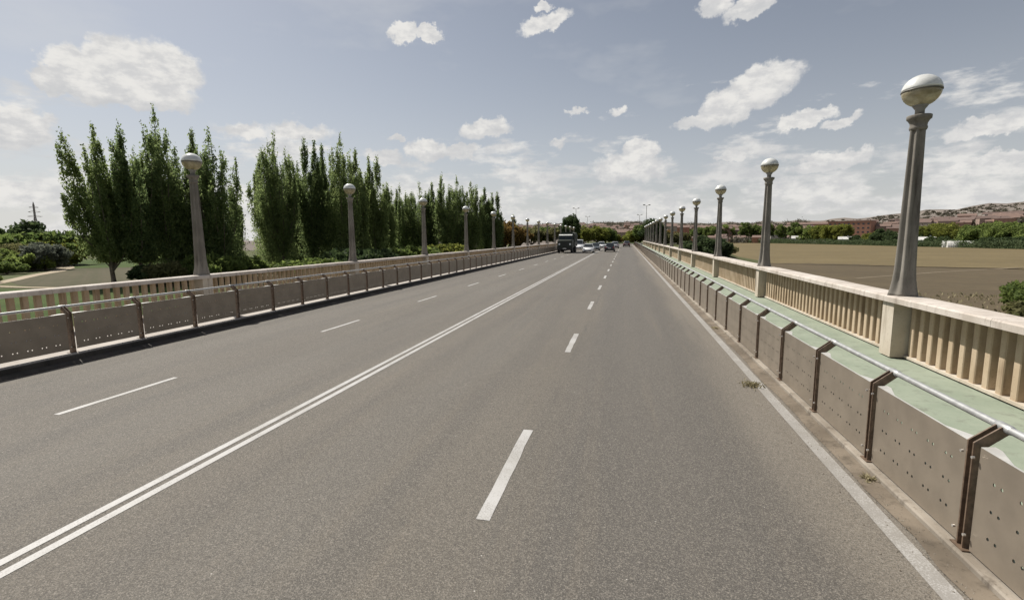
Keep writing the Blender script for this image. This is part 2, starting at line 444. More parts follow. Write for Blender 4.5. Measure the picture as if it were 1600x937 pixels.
def put(name, me, parent=None, loc=(0, 0, 0), rz=0, scale=None):
    o = bpy.data.objects.new(name, me)
    C.objects.link(o)
    o.location = loc
    o.rotation_euler = (0, 0, rz)
    if scale:
        o.scale = scale
    if parent:
        o.parent = parent
    return o
def tag(o, label=None, cat=None, group=None, kind=None):
    if label: o['label'] = label
    if cat: o['category'] = cat
    if group: o['group'] = group
    if kind: o['kind'] = kind
    return o
def thing(name, label, cat, loc=(0, 0, 0), rz=0, group=None, scale=None):
    o = put(name, None, None, loc, rz, scale)
    o.empty_display_size = .2
    return tag(o, label, cat, group)
def copy_tree(o, parent=None):
    c = o.copy()
    C.objects.link(c)
    if parent:
        c.parent = parent
    for ch in list(o.children):
        copy_tree(ch, c)
    return c
ORD = ['first', 'second', 'third', 'fourth', 'fifth', 'sixth', 'seventh', 'eighth', 'ninth', 'tenth', 'eleventh', 'twelfth', 'thirteenth',
       'fourteenth', 'fifteenth', 'sixteenth', 'seventeenth', 'eighteenth', 'nineteenth', 'twentieth']

def smooth01(a, b, x):
    t_ = min(1, max(0, (x - a) / (b - a)))
    return t_ * t_ * (3 - 2 * t_)

# ------------------------------------------------------------------ terrain
GZ = -5.0
def hill_top(az):                      # rim of the far hill against azimuth in degrees
    return float(np.interp(az, [-70, -40, -25, -13, -5.6, 1.6, 8.3, 14.5, 21.5, 27.1, 33, 45, 75],
                           [-4, 0, 22, 46, 53, 54, 46, 47, 50, 67, 84, 92, 60]))
def hill_start(a):
    return float(np.interp(a, [-70, -10, -2, 3, 8, 14.5, 20, 26, 33, 45], [400, 420, 440, 520, 640, 620, 510, 425, 400, 400]))
def terrain(x, y):
    e = smooth01(146, 156, y) * (1 - smooth01(28, 42, abs(x + 4.6))) * (1 - smooth01(300, 420, y))
    e = max(e, (1 - smooth01(-42, -34, y)) * (1 - smooth01(14, 30, abs(x + 4.6))))
    z = GZ + 4.9 * e
    d = math.hypot(x, y)
    a = math.degrees(math.atan2(x, y))
    d0 = hill_start(a)
    if d > d0 and y > 0:
        h = hill_top(a) + 2.2 * math.sin(a * 1.9) + 1.3 * math.sin(a * 5.1 + 1)
        if d < 1800:
            z = max(z, GZ + (h - GZ) * ((d - d0) / (1800 - d0)) ** .85)
        else:
            z = GZ + (h - GZ) * (1 - .3 * smooth01(1800, 4200, d))
    return z
def make_ground():
    mb = MB()
    rad = [0, 15, 30, 45, 60, 75, 90, 105, 115, 125, 132, 138, 143, 146, 149, 152, 156, 162, 170, 180, 195, 210, 230, 250, 275, 300, 340, 380, 450, 520, 600, 680]
    # near: rectangular sheet; far: polar sheet carried on to the horizon
    xs = [-420, -360, -300, -250, -200, -160, -130, -100, -80, -68, -60, -54, -48, -42, -36, -30, -26, -20, -14, -8, 0, 8, 14, 20, 28, 34, 40, 46, 52, 60, 75, 100, 130, 160, 200, 250, 300, 360, 420]
    ys = sorted(set([-300, -200, -120, -80, -60, -50, -42, -38, -34, -28, -15] + rad))
    vs = [(x, y, terrain(x, y) if math.hypot(x, y) < hill_start(math.degrees(math.atan2(x, y))) - 5 else GZ - .3) for y in ys for x in xs]
    nx = len(xs)
    fs = []
    for j in range(len(ys) - 1):
        for i in range(nx - 1):
            fs.append((j * nx + i, j * nx + i + 1, (j + 1) * nx + i + 1, (j + 1) * nx + i))
    mb.add(vs, fs, True)
    # outer apron to the horizon (a little lower, so that the sheets never share a plane)
    rr = [370, 600, 1000, 1800, 3500, 9000]
    ns = 72
    vs = [(r * math.sin(2 * math.pi * k / ns), r * math.cos(2 * math.pi * k / ns), GZ - .25 - .0004 * r) for r in rr for k in range(ns)]
    fs = [(j * ns + k, j * ns + (k + 1) % ns, (j + 1) * ns + (k + 1) % ns, (j + 1) * ns + k) for j in range(len(rr) - 1) for k in range(ns)]
    mb.add(vs, [f[::-1] for f in fs], True)
    tag(put('ground', mb.mesh('ground', M['ground'])), kind='structure')
    # far hill
    hb = MB()
    az_ = [-75 + 1.0 * k for k in range(151)]
    dd = [0, .03, .07, .12, .17, .23, .30, .37, .44, .52, .60, .68, .76, .84, .92, 1.0, 2000, 2600, 4200]
    rg = random.Random(5)
    vs = []
    for d_ in dd:
        for a in az_:
            if d_ <= 1:
                d = hill_start(a) - 4 + d_ * (1804 - hill_start(a))
            else:
                d = d_
            x, y = d * math.sin(R(a)), d * math.cos(R(a))
            z = terrain(x, y) + (.02 if d_ == 0 else .1 + rg.uniform(-.0009, .0009) * d)
            vs.append((x, y, z))
    na = len(az_)
    fs = [(j * na + k, j * na + k + 1, (j + 1) * na + k + 1, (j + 1) * na + k)[::-1] for j in range(len(dd) - 1) for k in range(na - 1)]
    hb.add(vs, fs, True)
    tag(put('hill', hb.mesh('hill', M['hill'])), kind='structure')
make_ground()

def sheet(name, poly, z, mat, follow=False):
    mb = MB()
    mb.add([(x, y, z) for x, y in poly], [tuple(range(len(poly)))])
    me = mb.mesh(name, mat)
    if me.polygons[0].normal.z < 0:
        me.flip_normals()
    return tag(put(name, me), kind='structure')
def ribbon(name, pts, widths, z, mat):
    mb = MB()
    vs = []
    for i, p in enumerate(pts):
        a, b = Vector(pts[max(0, i - 1)]), Vector(pts[min(len(pts) - 1, i + 1)])
        d = (b - a).normalized()
        n = Vector((-d.y, d.x)) * widths[i] / 2
        vs += [(p[0] + n.x, p[1] + n.y, z), (p[0] - n.x, p[1] - n.y, z)]
    fs = [(2 * i, 2 * i + 1, 2 * i + 3, 2 * i + 2) for i in range(len(pts) - 1)]
    mb.add(vs, fs)
    return tag(put(name, mb.mesh(name, mat)), kind='structure')
# right: fields
hx = [(109, 600), (138, 529), (161, 438), (171, 366), (179, 316), (184, 280), (190, 220), (196, 120), (200, 10)]
def field_rows(name, rows, z, mat):
    mb = MB()
    vs = []
    for y, xa, xb in rows:
        vs += [(xa + (xb - xa) * k / 6, y, z) for k in range(7)]
    mb.add(vs, [(7 * i + k, 7 * i + k + 1, 7 * i + k + 8, 7 * i + k + 7) for i in range(len(rows) - 1) for k in range(6)])
    return tag(put(name, mb.mesh(name, mat)), kind='structure')
field_rows('stubble_field', [(55, 150, 199), (95, 120, 198), (125, 78, 196), (150, 25, 194), (200, 24, 191), (250, 27, 187), (300, 30, 182), (360, 36, 172), (420, 44, 163), (500, 54, 146), (600, 66, 109)], GZ + .02, M['stubble'])
def ragged(pts, step, amp, seed):
    rg = random.Random(seed)
    out = []
    for a, b in zip(pts[:-1], pts[1:]):
        n = max(1, int(math.dist(a, b) / step))
        for k in range(n):
            t_ = k / n
            out.append((a[0] + (b[0] - a[0]) * t_ + rg.gauss(0, amp), a[1] + (b[1] - a[1]) * t_ + rg.gauss(0, amp)))
    return out + [pts[-1]]
sheet('ploughed_field', [(16, 20), (199, 10)] + ragged([(199, 62), (140, 97), (83, 126), (68, 132), (53, 143), (24, 146)], 1.1, .9, 6) + [(14, 110)], GZ + .05, M['plough'])
ribbon('field_track', [(39, 95), (60, 112), (86, 130), (120, 150), (190, 190)], [.9] * 5, GZ + .08, M['track'])
# left: park
sheet('lawn', [(-140, 30), (-24, 30), (-60, 62), (-80, 64), (-88, 58.4), (-98, 57.8), (-112, 60)], GZ + .03, M['lawn'])
sheet('garden_plot', [(-104, 63.5), (-98, 62), (-88, 62), (-80, 66), (-60, 80), (-80, 110), (-130, 116), (-152, 104), (-140, 93), (-127, 80), (-114, 68.5)], GZ + .03, M['plot'])
sheet('upper_lawn', [(-131, 117.5), (-80, 111), (-60, 90), (-50, 110), (-60, 150), (-140, 190), (-230, 182), (-216, 155), (-186, 129.5), (-160, 112), (-153, 106)], GZ + .04, M['lawn'])
ribbon('footpath', [(-108, 61), (-115.5, 68.8), (-128.9, 81.5), (-141.1, 94.8), (-156, 107), (-189.2, 128.5), (-223.8, 152), (-275, 190)], [2.2, 2.4, 2.6, 3.0, 4.0, 4.2, 5, 6], GZ + .07, M['path'])
ribbon('cross_path', [(-125, 62), (-105, 60.8), (-97, 60.0), (-88.6, 60.2), (-82, 63.8), (-70, 70), (-55, 80)], [1.5] * 7, GZ + .09, M['path'])

# ------------------------------------------------------------------ bridge deck, road, kerbs, walkways
Y0, Y1 = -36.0, 152.0
XL, XR = -11.33, 2.55
KZ = {1: .07, -1: .14}
mb = MB(); mb.box(-15.05, 5.92, Y0, Y1, -1.3, -.03)
tag(put('bridge_deck', mb.mesh('bridge_deck', M['deck'])), kind='structure')
road = MB()
ys = [Y0 + 4 * k for k in range(int((176 - Y0) / 4) + 1)]
road.add([p for y in ys for p in ((XL, y, 0), (XR, y, 0))], [(2 * i, 2 * i + 1, 2 * i + 3, 2 * i + 2) for i in range(len(ys) - 1)])
road = tag(put('road', road.mesh('road', M['asphalt'])), kind='structure')
# roundabout at the end of the bridge road
rb = MB()
vs, fs = [], []
for k in range(48):
    t_ = 2 * math.pi * k / 48
    vs += [(-4.5 + 11 * math.cos(t_), 197 + 11 * math.sin(t_), -.012), (-4.5 + 24 * math.cos(t_), 197 + 24 * math.sin(t_), -.012)]
    fs.append((2 * k, 2 * k + 1, (2 * k + 3) % 96, (2 * k + 2) % 96))
rb.add(vs, fs)
tag(put('roundabout', rb.mesh('roundabout', M['asphalt'])), kind='structure')
isl = MB(); isl.lathe([(11, -.1), (11, .12), (10.7, .14)], 40, c=(-4.5, 197, 0), smooth=False)
tag(put('traffic_island', isl.mesh('traffic_island', M['lawn'])), kind='structure')

MZ = .004
def mark(name, x, y0, y1, wd, mat, jag=False):
    mb = MB()
    rg = random.Random(int(y0 * 10))
    n = max(1, int((y1 - y0) / (.25 if jag else 3)))
    vs = []
    for k in range(n + 1):
        y = y0 + (y1 - y0) * k / n
        j = .006 if jag else 0
        vs += [(x - wd / 2 + rg.uniform(-j, j), y, MZ), (x + wd / 2 + rg.uniform(-j, j), y, MZ)]
    mb.add(vs, [(2 * i, 2 * i + 1, 2 * i + 3, 2 * i + 2) for i in range(n)])
    return put(name, mb.mesh(name, mat), road)
dash_mesh = None
for k in range(-2, 26):
    y = 3.9 + 6.55 * k
    mark('lane_dash', -1.19, y, y + 2.1, .125, M['paint'], k < 4)
    y = 5.15 + 6.4 * k
    mark('lane_dash', -8.03, y, y + 1.95, .10, M['paint'], k < 3)
for dx in (-.088, .088):
    mark('centre_line', -4.65 + dx, Y0, 172, .095, M['paint'])
mark('edge_line', 2.255, Y0, 172, .15, M['paint_worn'])
# gutter dirt along both kerbs; left one coloured black for the barrier's shadow too
def gutter(xa, xb, z, seed, mat='gutter'):
    mb = MB(); rg = random.Random(seed); vs = []
    n = int((Y1 - Y0) / .4)
    for k in range(n + 1):
        y = Y0 + .4 * k
        vs += [(xa + rg.uniform(-.03, .03), y, z), (xb, y, z + .012)]
    mb.add(vs, [(2 * i, 2 * i + 1, 2 * i + 3, 2 * i + 2) for i in range(n)])
    tag(put('gutter_dirt_and_shade', mb.mesh('gutter_dirt_and_shade', M[mat])), kind='structure')
gutter(2.375, XR - .001, .009, 1)
gutter(-10.98, XL + .001, .009, 2, 'edge_shade')
def walkway(side):
    x0, x1 = (XR, 5.92) if side > 0 else (XL, -15.05)
    mb = MB()
    s = side
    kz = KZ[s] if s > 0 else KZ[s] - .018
    kw = .11 if s > 0 else .03
    prof = [(x0, -.02), (x0, kz - .015), (x0 + s * .012, kz), (x0 + s * kw, kz), (x0 + s * kw, -.02)]
    mb.prism(prof, Y0, Y1)
    tag(put('kerb', mb.mesh('kerb', M['kerb' if s > 0 else 'edge_shade'])), kind='structure')  # left kerb: shade on its road face is put into the colour
    mb = MB()
    a, b = sorted((x0 + s * (kw + .003), x1))
    mb.box(a, b, Y0, Y1, -.025, KZ[s] + .004)
    tag(put('walkway', mb.mesh('walkway', M['walk' if s > 0 else 'walk_left'])), kind='structure')
walkway(1); walkway(-1)

# ------------------------------------------------------------------ metal barriers
def post_plate_mesh(off, s):
    mb = MB()
    prof = [(0, .112), (.085 * s, .112), (.085 * s, .93), (.215 * s, 1.045), (.165 * s, 1.10), (0, .965)]
    mb.prism(prof, off - .0065, off + .0065)
    return mb
def panel_mesh(s):
    L, z0, z1 = 1.395, (.116 if s > 0 else .175), .945
    mb = MB()
    rows = [.315, .525, .735]
    hr = .0135
    cell = .034
    cols = []
    for k in range(5):
        c = .20 + k * .2475
        cols += [c - .037, c + .037]
    xsn = [0] + [q for c in cols for q in (c - cell / 2, c + cell / 2)] + [L]
    zsn = [z0] + [q for c in rows for q in (c - cell / 2, c + cell / 2)] + [z1]
    for xf, flip in ((0.0, s > 0), (.006 * s, s < 0)):
        for j in range(len(zsn) - 1):
            for i in range(len(xsn) - 1):
                a, b, c, d = xsn[i], xsn[i + 1], zsn[j], zsn[j + 1]
                if i % 2 == 1 and j % 2 == 1:
                    cx_, cz_ = (a + b) / 2, (c + d) / 2
                    oc = [(cx_ + hr * math.cos(R(45 * q + 22.5)), cz_ + hr * math.sin(R(45 * q + 22.5))) for q in range(8)]
                    ou = []
                    for q in range(8):
                        ux, uz = math.cos(R(45 * q + 22.5)), math.sin(R(45 * q + 22.5))
                        mx_ = max(abs(ux), abs(uz))
                        ou.append((cx_ + ux / mx_ * cell / 2, cz_ + uz / mx_ * cell / 2))
                    crn = {0: (b, d), 1: None, 2: (a, d), 4: (a, c), 6: (b, c)}
                    for q in range(8):
                        q2 = (q + 1) % 8
                        poly = [oc[q], ou[q]]
                        if q in (0, 2, 4, 6) and crn.get(q):
                            poly.append(crn[q])
                        poly += [ou[q2], oc[q2]]
                        vs = [(xf, y, z) for y, z in poly]
                        f = tuple(range(len(vs)))
                        mb.add(vs, [f[::-1] if flip else f])
                else:
                    f = (0, 1, 2, 3)
                    mb.add([(xf, a, c), (xf, b, c), (xf, b, d), (xf, a, d)], [f[::-1] if flip else f])
    x1 = .006 * s
    mb.add([(0, 0, z0), (x1, 0, z0), (x1, 0, z1), (0, 0, z1)], [(0, 1, 2, 3)])
    mb.add([(0, L, z0), (x1, L, z0), (x1, L, z1), (0, L, z1)], [(3, 2, 1, 0)])
    mb.add([(0, 0, z0), (x1, 0, z0), (x1, L, z0), (0, L, z0)], [(3, 2, 1, 0)])
    return mb
def flange_mesh(s):
    L, z1 = 1.395, .946
    mb = MB()
    # folded top flange, deepening into a gusset at either end
    t_ = [(0, .09), (.07, .09), (.30, .016), (L - .30, .016), (L - .07, .09), (L, .09)]
    top = [(0, y, z1 + .002) for y, d in t_] + [(d * s, y, z1 + .002 + .12 * (d - .022)) for y, d in t_]
    n = len(t_)
    mb.add(top, [(i, i + 1, i + 1 + n, i + n) for i in range(n - 1)])
    low = [(x, y, z - .004) for x, y, z in top]
    mb.add(low, [(i + n, i + 1 + n, i + 1, i) for i in range(n - 1)])
    mb.add([top[i] for i in range(n)] + [low[i] for i in range(n)], [(i, i + n, i + 1 + n, i + 1) for i in range(n - 1)])
    mb.add([top[i + n] for i in range(n)] + [low[i + n] for i in range(n)], [(i + 1, i + 1 + n, i + n, i) for i in range(n - 1)])
    return mb
def build_barrier(side, X, ystart, label):
    s = side
    root = thing('metal_barrier', label, 'barrier', (X, 0, KZ[s] - .10), 0, 'metal barriers along the road edges')
    p1 = post_plate_mesh(-.03, s).mesh('plate', M['post'])
    p2 = post_plate_mesh(.03, s).mesh('plate', M['post'])
    mb = MB()
    bx_ = sorted((-.02 * s, .12 * s))
    mb.box(bx_[0], bx_[1], -.075, .075, .1005, .112)
    foot = mb.mesh('post', M['post'])
    c_ = sorted((.03 * s, .055 * s))
    mb = MB(); mb.box(c_[0], c_[1], -.0235, .0235, 0, .03)
    spacer = mb.mesh('spacer', M['post'])
    mb = MB()
    mb.prism([(0, .1005), (.085 * s, .1005), (.085 * s, .93), (.215 * s, 1.045), (.165 * s, 1.10), (0, .965)], -.0365, .0365)
    whole = mb.mesh('far_post', M['post'])
    fm = flange_mesh(s).mesh('panel_flange', M['flange'])
    pm = panel_mesh(s).mesh('panel', M['panel'])
    bm_ = MB()
    bm_.tube([(-.004 * s, 0, 0), (-.022 * s, 0, 0)], .011, 8)
    boltm = bm_.mesh('bolt', M['bolt'])
    sl = MB(); sl.tube([(0, -.075, 0), (0, -.06, 0), (0, .06, 0), (0, .075, 0)], [.030, .036, .036, .030], 12)
    slm = sl.mesh('tube_sleeve', M['steel'])
    n = int((Y1 - 2 - ystart) / 1.54)
    hx_, hz_ = .205 * s, 1.085
    for k in range(n + 1):
        y = ystart + 1.54 * k
        if k < 45:
            p = put('post', foot, root, (0, y, 0))
            put('plate', p1, p); put('plate', p2, p)
            if k < 16:
                for sz in (.20, .55, .88):
                    put('spacer', spacer, p, (0, 0, sz))
                for (by, bz) in ((-.062, .235), (.062, .235), (-.062, .86), (.062, .86)):
                    put('bolt', boltm, p, (0, by, bz))
        else:
            put('post', whole, root, (0, y, 0))
        pq = put('panel', pm, root, (.025 * s, y + .0725, 0))
        if k < 60:
            put('top_flange', fm, pq)
        if k < 30:
            put('tube_sleeve', slm, root, (hx_, y, hz_))
    mb = MB()
    mb.tube([(hx_, ystart - .5, hz_), (hx_, ystart + 1.54 * n + 1.2, hz_)], .0285, 14)
    put('handrail_tube', mb.mesh('handrail_tube', M['steel']), root)
build_barrier(1, 2.60, 4.24 - 1.54 * 3, 'brown metal barrier with dark twin posts along the right kerb')
build_barrier(-1, -11.48, 7.85 - 1.54 * 5, 'brown metal barrier on the oncoming side, its road face in shade')

# ------------------------------------------------------------------ stone balustrades
CAPZ = 1.31
def build_balustrade(side, X, ylamp, pitch, label):
    # X = lamp axis; X grows outward with side
    s = side
    root = thing('stone_balustrade', label, 'balustrade', (X, 0, 0), 0, 'stone balustrades along the walkways')
    n0, n1 = -3, 14
    def rel(a, b):
        return sorted((a * s, b * s))
    # piers
    mb = MB()
    a, b = rel(-.23, .26)
    mb.box(a, b, -.21, .21, .10, CAPZ - .128)
    pier = mb.mesh('pier', M['conc'])
    # coping stones: five to a bay
    nst = 5
    L = pitch / nst
    cop = []
    for v in range(4):
        rg = random.Random(v + 3)
        mb = MB()
        a, b = -.29, .30
        prof = [(a, CAPZ - .125), (a - .0, CAPZ - .03), (a + .02, CAPZ - .005), (-.05, CAPZ), (b - .02, CAPZ - .012), (b, CAPZ - .035), (b, CAPZ - .125), (.2, CAPZ - .127), (-.2, CAPZ - .127)]
        prof = [(x * s, z + rg.uniform(-.003, .003)) for x, z in prof]
        mb.prism(prof, .004, L - .004)
        cop.append(mb.mesh('coping_stone', M['coping']))
    bal = []
    for v in range(3):
        rg = random.Random(v + 9)
        mb = MB()
        a, b = rel(.035, .29 if s > 0 else .15)
        c = .012
        h0, h1 = .15, CAPZ - .126
        w_ = .065 + rg.uniform(-.003, .003)
        poly = [(a + c, -w_), (b - c, -w_), (b, -w_ + c), (b, w_ - c), (b - c, w_), (a + c, w_), (a, w_ - c), (a, -w_ + c)]
        mb.prism(poly, h0, h1, 'z')
        bal.append(mb.mesh('baluster', M['baluster']))
    far = MB()
    cnt = 0
    rg = random.Random(1)
    yy0 = ylamp + pitch * n0
    yy1 = ylamp + pitch * n1
    nb = 33
    spots = []
    for i in range(n0, n1):
        yb = ylamp + pitch * i
        put('pier', pier, root, (0, yb, 0))
        gap = (pitch - .42) / nb
        for k in range(nb):
            y = yb + .21 + gap * (k + .5)
            if y > (-1 if s > 0 else 4):
                spots.append(y)
        for k in range(nst):
            put('coping_stone', cop[rg.randrange(4)], root, (0, yb + L * k - L * .45, rg.uniform(-.002, .002)))
    put('pier', pier, root, (0, yy1, 0))
    for y in spots:
        if cnt < 290:
            put('baluster', bal[cnt % 3], root, (0, y, 0))
        else:
            a, b = rel(.035, .29 if s > 0 else .15)
            far.box(a, b, y - .065, y + .065, .15, CAPZ - .126)
        cnt += 1
    o = put('baluster_row', far.mesh('baluster_row', M['baluster']), root)
    o['kind'] = 'stuff'
    mb = MB()
    a, b = rel(.0, .24)
    for i in range(n0, n1):
        yb = ylamp + pitch * i
        mb.box(a, b, yb + .212, yb + pitch - .212, .1045, .1505)
    put('plinth', mb.mesh('plinth', M['conc']), root)
    return root
RX, RY, RP = 5.37, 11.05, 9.95
LX, LY, LP = -14.5, 14.2, 9.85
build_balustrade(1, RX, RY, RP, 'cream stone balustrade beside the green walkway on the right')
build_balustrade(-1, LX, LY, LP, 'ochre stone balustrade in front of the tall poplars on the left')

# ------------------------------------------------------------------ globe lamps on the piers
def lamp_proto():
    root = thing('globe_lamp', 'x', 'street lamp', (0, 0, 0), 0, 'globe lamps on the balustrade piers')
    prof = [(.262, 0), (.255, .05), (.232, .16), (.207, .32), (.190, .52), (.178, .85), (.168, 1.3), (.155, 1.9), (.142, 2.5), (.130, 3.12), (.128, 3.2)]
    amp = [.16, .26, .33, .36, .38, .38, .38, .38, .38, .34, .2]
    mb = MB(); mb.lathe(prof, 48, 6, amp)
    put('shaft', mb.mesh('shaft', M['lampc']), root)
    mb = MB(); mb.lathe([(.122, 3.14), (.140, 3.17), (.142, 3.20), (.132, 3.225), (.136, 3.27), (.165, 3.325), (.192, 3.35), (.195, 3.405), (.186, 3.417), (.10, 3.42)], 32)
    put('capital', mb.mesh('capital', M['lampc']), root)
    mb = MB(); mb.lathe([(.075, 3.415), (.075, 3.52), (.11, 3.57), (.13, 3.60)], 20)
    put('collar', mb.mesh('collar', M['hub']), root)
    zc, r = 3.86, .312
    dome = MB()
    dome.lathe([(r * math.cos(R(a)), zc + r * .93 * math.sin(R(a))) for a in (2, 10, 20, 32, 45, 58, 70, 80, 87)], 32)
    put('globe_dome', dome.mesh('globe_dome', M['dome']), root)
    bowl = MB()
    bowl.lathe([(r * .985 * math.cos(R(a)), zc + r * .92 * math.sin(R(a))) for a in (-66, -56, -45, -34, -22, -10, -2)], 32)
    g = put('globe_bowl', bowl.mesh('globe_bowl', M['bowl']), root)
    mb = MB(); mb.lathe([(r * .985, zc - .016), (r * 1.012, zc - .012), (r * 1.012, zc + .008), (r * .985, zc + .012)], 32)
    put('seam_ring', mb.mesh('seam_ring', M['seam']), root)
    mb = MB(); mb.lathe([(.03, 3.60), (.03, 3.70), (.06, 3.75), (.085, 3.81), (.085, 3.86), (.05, 3.92), (.01, 3.94)], 16)
    put('bulb', mb.mesh('bulb', M['bulb']), g)
    return root
proto = lamp_proto()
first = True
for nm, X, Yb, P_, k in [('right', RX, RY, RP, 14), ('left', LX, LY, LP, 14)]:
    for i in range(-1, k):
        o = proto if first else copy_tree(proto)
        first = False
        o.location = (X, Yb + P_ * i, CAPZ - .004)
        o.rotation_euler = (0, 0, R(7 * i))
        wh = 'on the right balustrade' if nm == 'right' else 'on the left balustrade'
        if i < 0:
            o['label'] = 'globe lamp behind the viewer ' + wh
        else:
            o['label'] = 'fluted globe lamp %s, %s' % (wh, ('nearest of its row' if i == 0 else '%s from the near end' % ORD[i]))

# ------------------------------------------------------------------ trees
def leaf_mesh(name, cen, size, mat, rg, flat=.0, updir=None):
    n = len(cen)
    d1 = rg.normal(size=(n, 3)); d1 /= np.linalg.norm(d1, axis=1)[:, None]
    d2 = rg.normal(size=(n, 3))
    if updir is not None:
        d1 = d1 * .75 + updir * 1.0
        d1 /= np.linalg.norm(d1, axis=1)[:, None]
    d2 -= (d2 * d1).sum(1)[:, None] * d1
    d2 /= np.linalg.norm(d2, axis=1)[:, None]
    sz = (size * rg.uniform(.6, 1.4, n))[:, None]
    a = cen - d1 * sz
    b = cen + d2 * sz * .5 + d1 * sz * .1
    c = cen + d1 * sz
    d = cen - d2 * sz * .5 + d1 * sz * .1
    v = np.stack([a, b, c, d], 1).reshape(-1, 3)
    me = bpy.data.meshes.new(name)
    me.vertices.add(4 * n)
    me.vertices.foreach_set('co', v.astype(np.float32).ravel())
    me.loops.add(4 * n)
    me.loops.foreach_set('vertex_index', np.arange(4 * n, dtype=np.int32))
    me.polygons.add(n)
    me.polygons.foreach_set('loop_start', np.arange(0, 4 * n, 4, dtype=np.int32))
    me.materials.append(mat)
    me.update(calc_edges=True)
    me.validate()
    return me

def poplar_meshes(seed, spread, nbr, Hh=27.0, leaves=9000, lean=0.0, low=.12, cut=.05):
    rg = np.random.default_rng(seed)
    br = MB()
    br.tube([(0, 0, -.4), (.05, 0, 1.5), (.1, .05, Hh * .25), (.1, 0, Hh * .6)], [.42, .34, .26, .09], 9)
    pts = []
    wsum = []
    specs = []
    for i in range(nbr):
        a = rg.uniform(0, 2 * math.pi)
        q = (i + .5) / nbr
        rout = spread * math.sqrt(q) * rg.uniform(.8, 1.1)
        top = Hh * (1.0 - .34 * q ** 1.8) * rg.uniform(.80, 1.0)
        if i == 0: top = Hh
        z0 = Hh * rg.uniform(low * .5, low + .16)
        ex = rout * math.cos(a) + lean * q
        ey = rout * math.sin(a)
        specs.append((z0, ex, ey, top, q))
    for (z0, ex, ey, top, q) in specs:
        P0 = np.array([.1, 0, z0]); P3 = np.array([ex, ey, top])
        P1 = P0 + np.array([ex * .70, ey * .70, (top - z0) * .20]); P2 = P0 + np.array([ex * 1.02, ey * 1.02, (top - z0) * .55])
        ln = top - z0
        def bez(t):
            t = t[:, None]
            return (1 - t) ** 3 * P0 + 3 * (1 - t) ** 2 * t * P1 + 3 * (1 - t) * t * t * P2 + t ** 3 * P3
        tt = np.linspace(0, .95, 8)
        bp = bez(tt)
        br.tube([tuple(p) for p in bp], [max(.02, .15 * (1 - .95 * t)) for t in tt], 5, cap=False)
        n = int(leaves / nbr * (.6 + .8 * ln / Hh))
        # side shoots: short upright sprays on the limb, leaves gathered on them
        nsp = int(ln * 2.4)
        ts = rg.uniform(.06, .97, nsp)
        base = bez(ts)
        rad = (.98 * (1 - ts ** 4.0) + .13) * (.85 + .35 * (1 - q)) * rg.uniform(.75, 1.2)
        ang = rg.uniform(0, 2 * math.pi, nsp)
        rr = rad * rg.uniform(.25, 1.0, nsp)
        cen = base + np.stack([np.cos(ang) * rr, np.sin(ang) * rr, rr * rg.uniform(.3, 1.3, nsp)], 1)
        k = max(1, n // nsp)
        idx = np.repeat(np.arange(nsp), k)
        off = rg.normal(size=(len(idx), 3)) * np.array([.20, .20, .62])
        pts.append(cen[idx] + off)
        tip = bez(rg.uniform(.88, 1.0, 40)) + rg.normal(size=(40, 3)) * np.array([.12, .12, .3])
        pts.append(tip)
    # lower skirt filling the heart of the crown
    m_ = int(leaves * .34)
    zz = rg.uniform(cut, .60, m_) * Hh
    rr = spread * (.85 if cut < .1 else .62) * np.sqrt(rg.uniform(0, 1, m_)) * np.clip(np.minimum((zz / Hh - cut + .03) * 9, 1.0), .2, 1)
    an = rg.uniform(0, 2 * math.pi, m_)
    cl = np.stack([np.cos(an) * rr, np.sin(an) * rr, zz], 1)
    grp = rg.integers(0, 420, m_)
    cen = cl[rg.integers(0, m_, 420)][grp] + rg.normal(size=(m_, 3)) * .42
    pts.append(cen)
    P = np.concatenate(pts)
    P = P[P[:, 2] > Hh * cut]
    return br.mesh('poplar_trunk', M['bark']), leaf_mesh('poplar_crown', P, .20, M['l_pop'], rg, updir=np.array([0, 0, .8]))

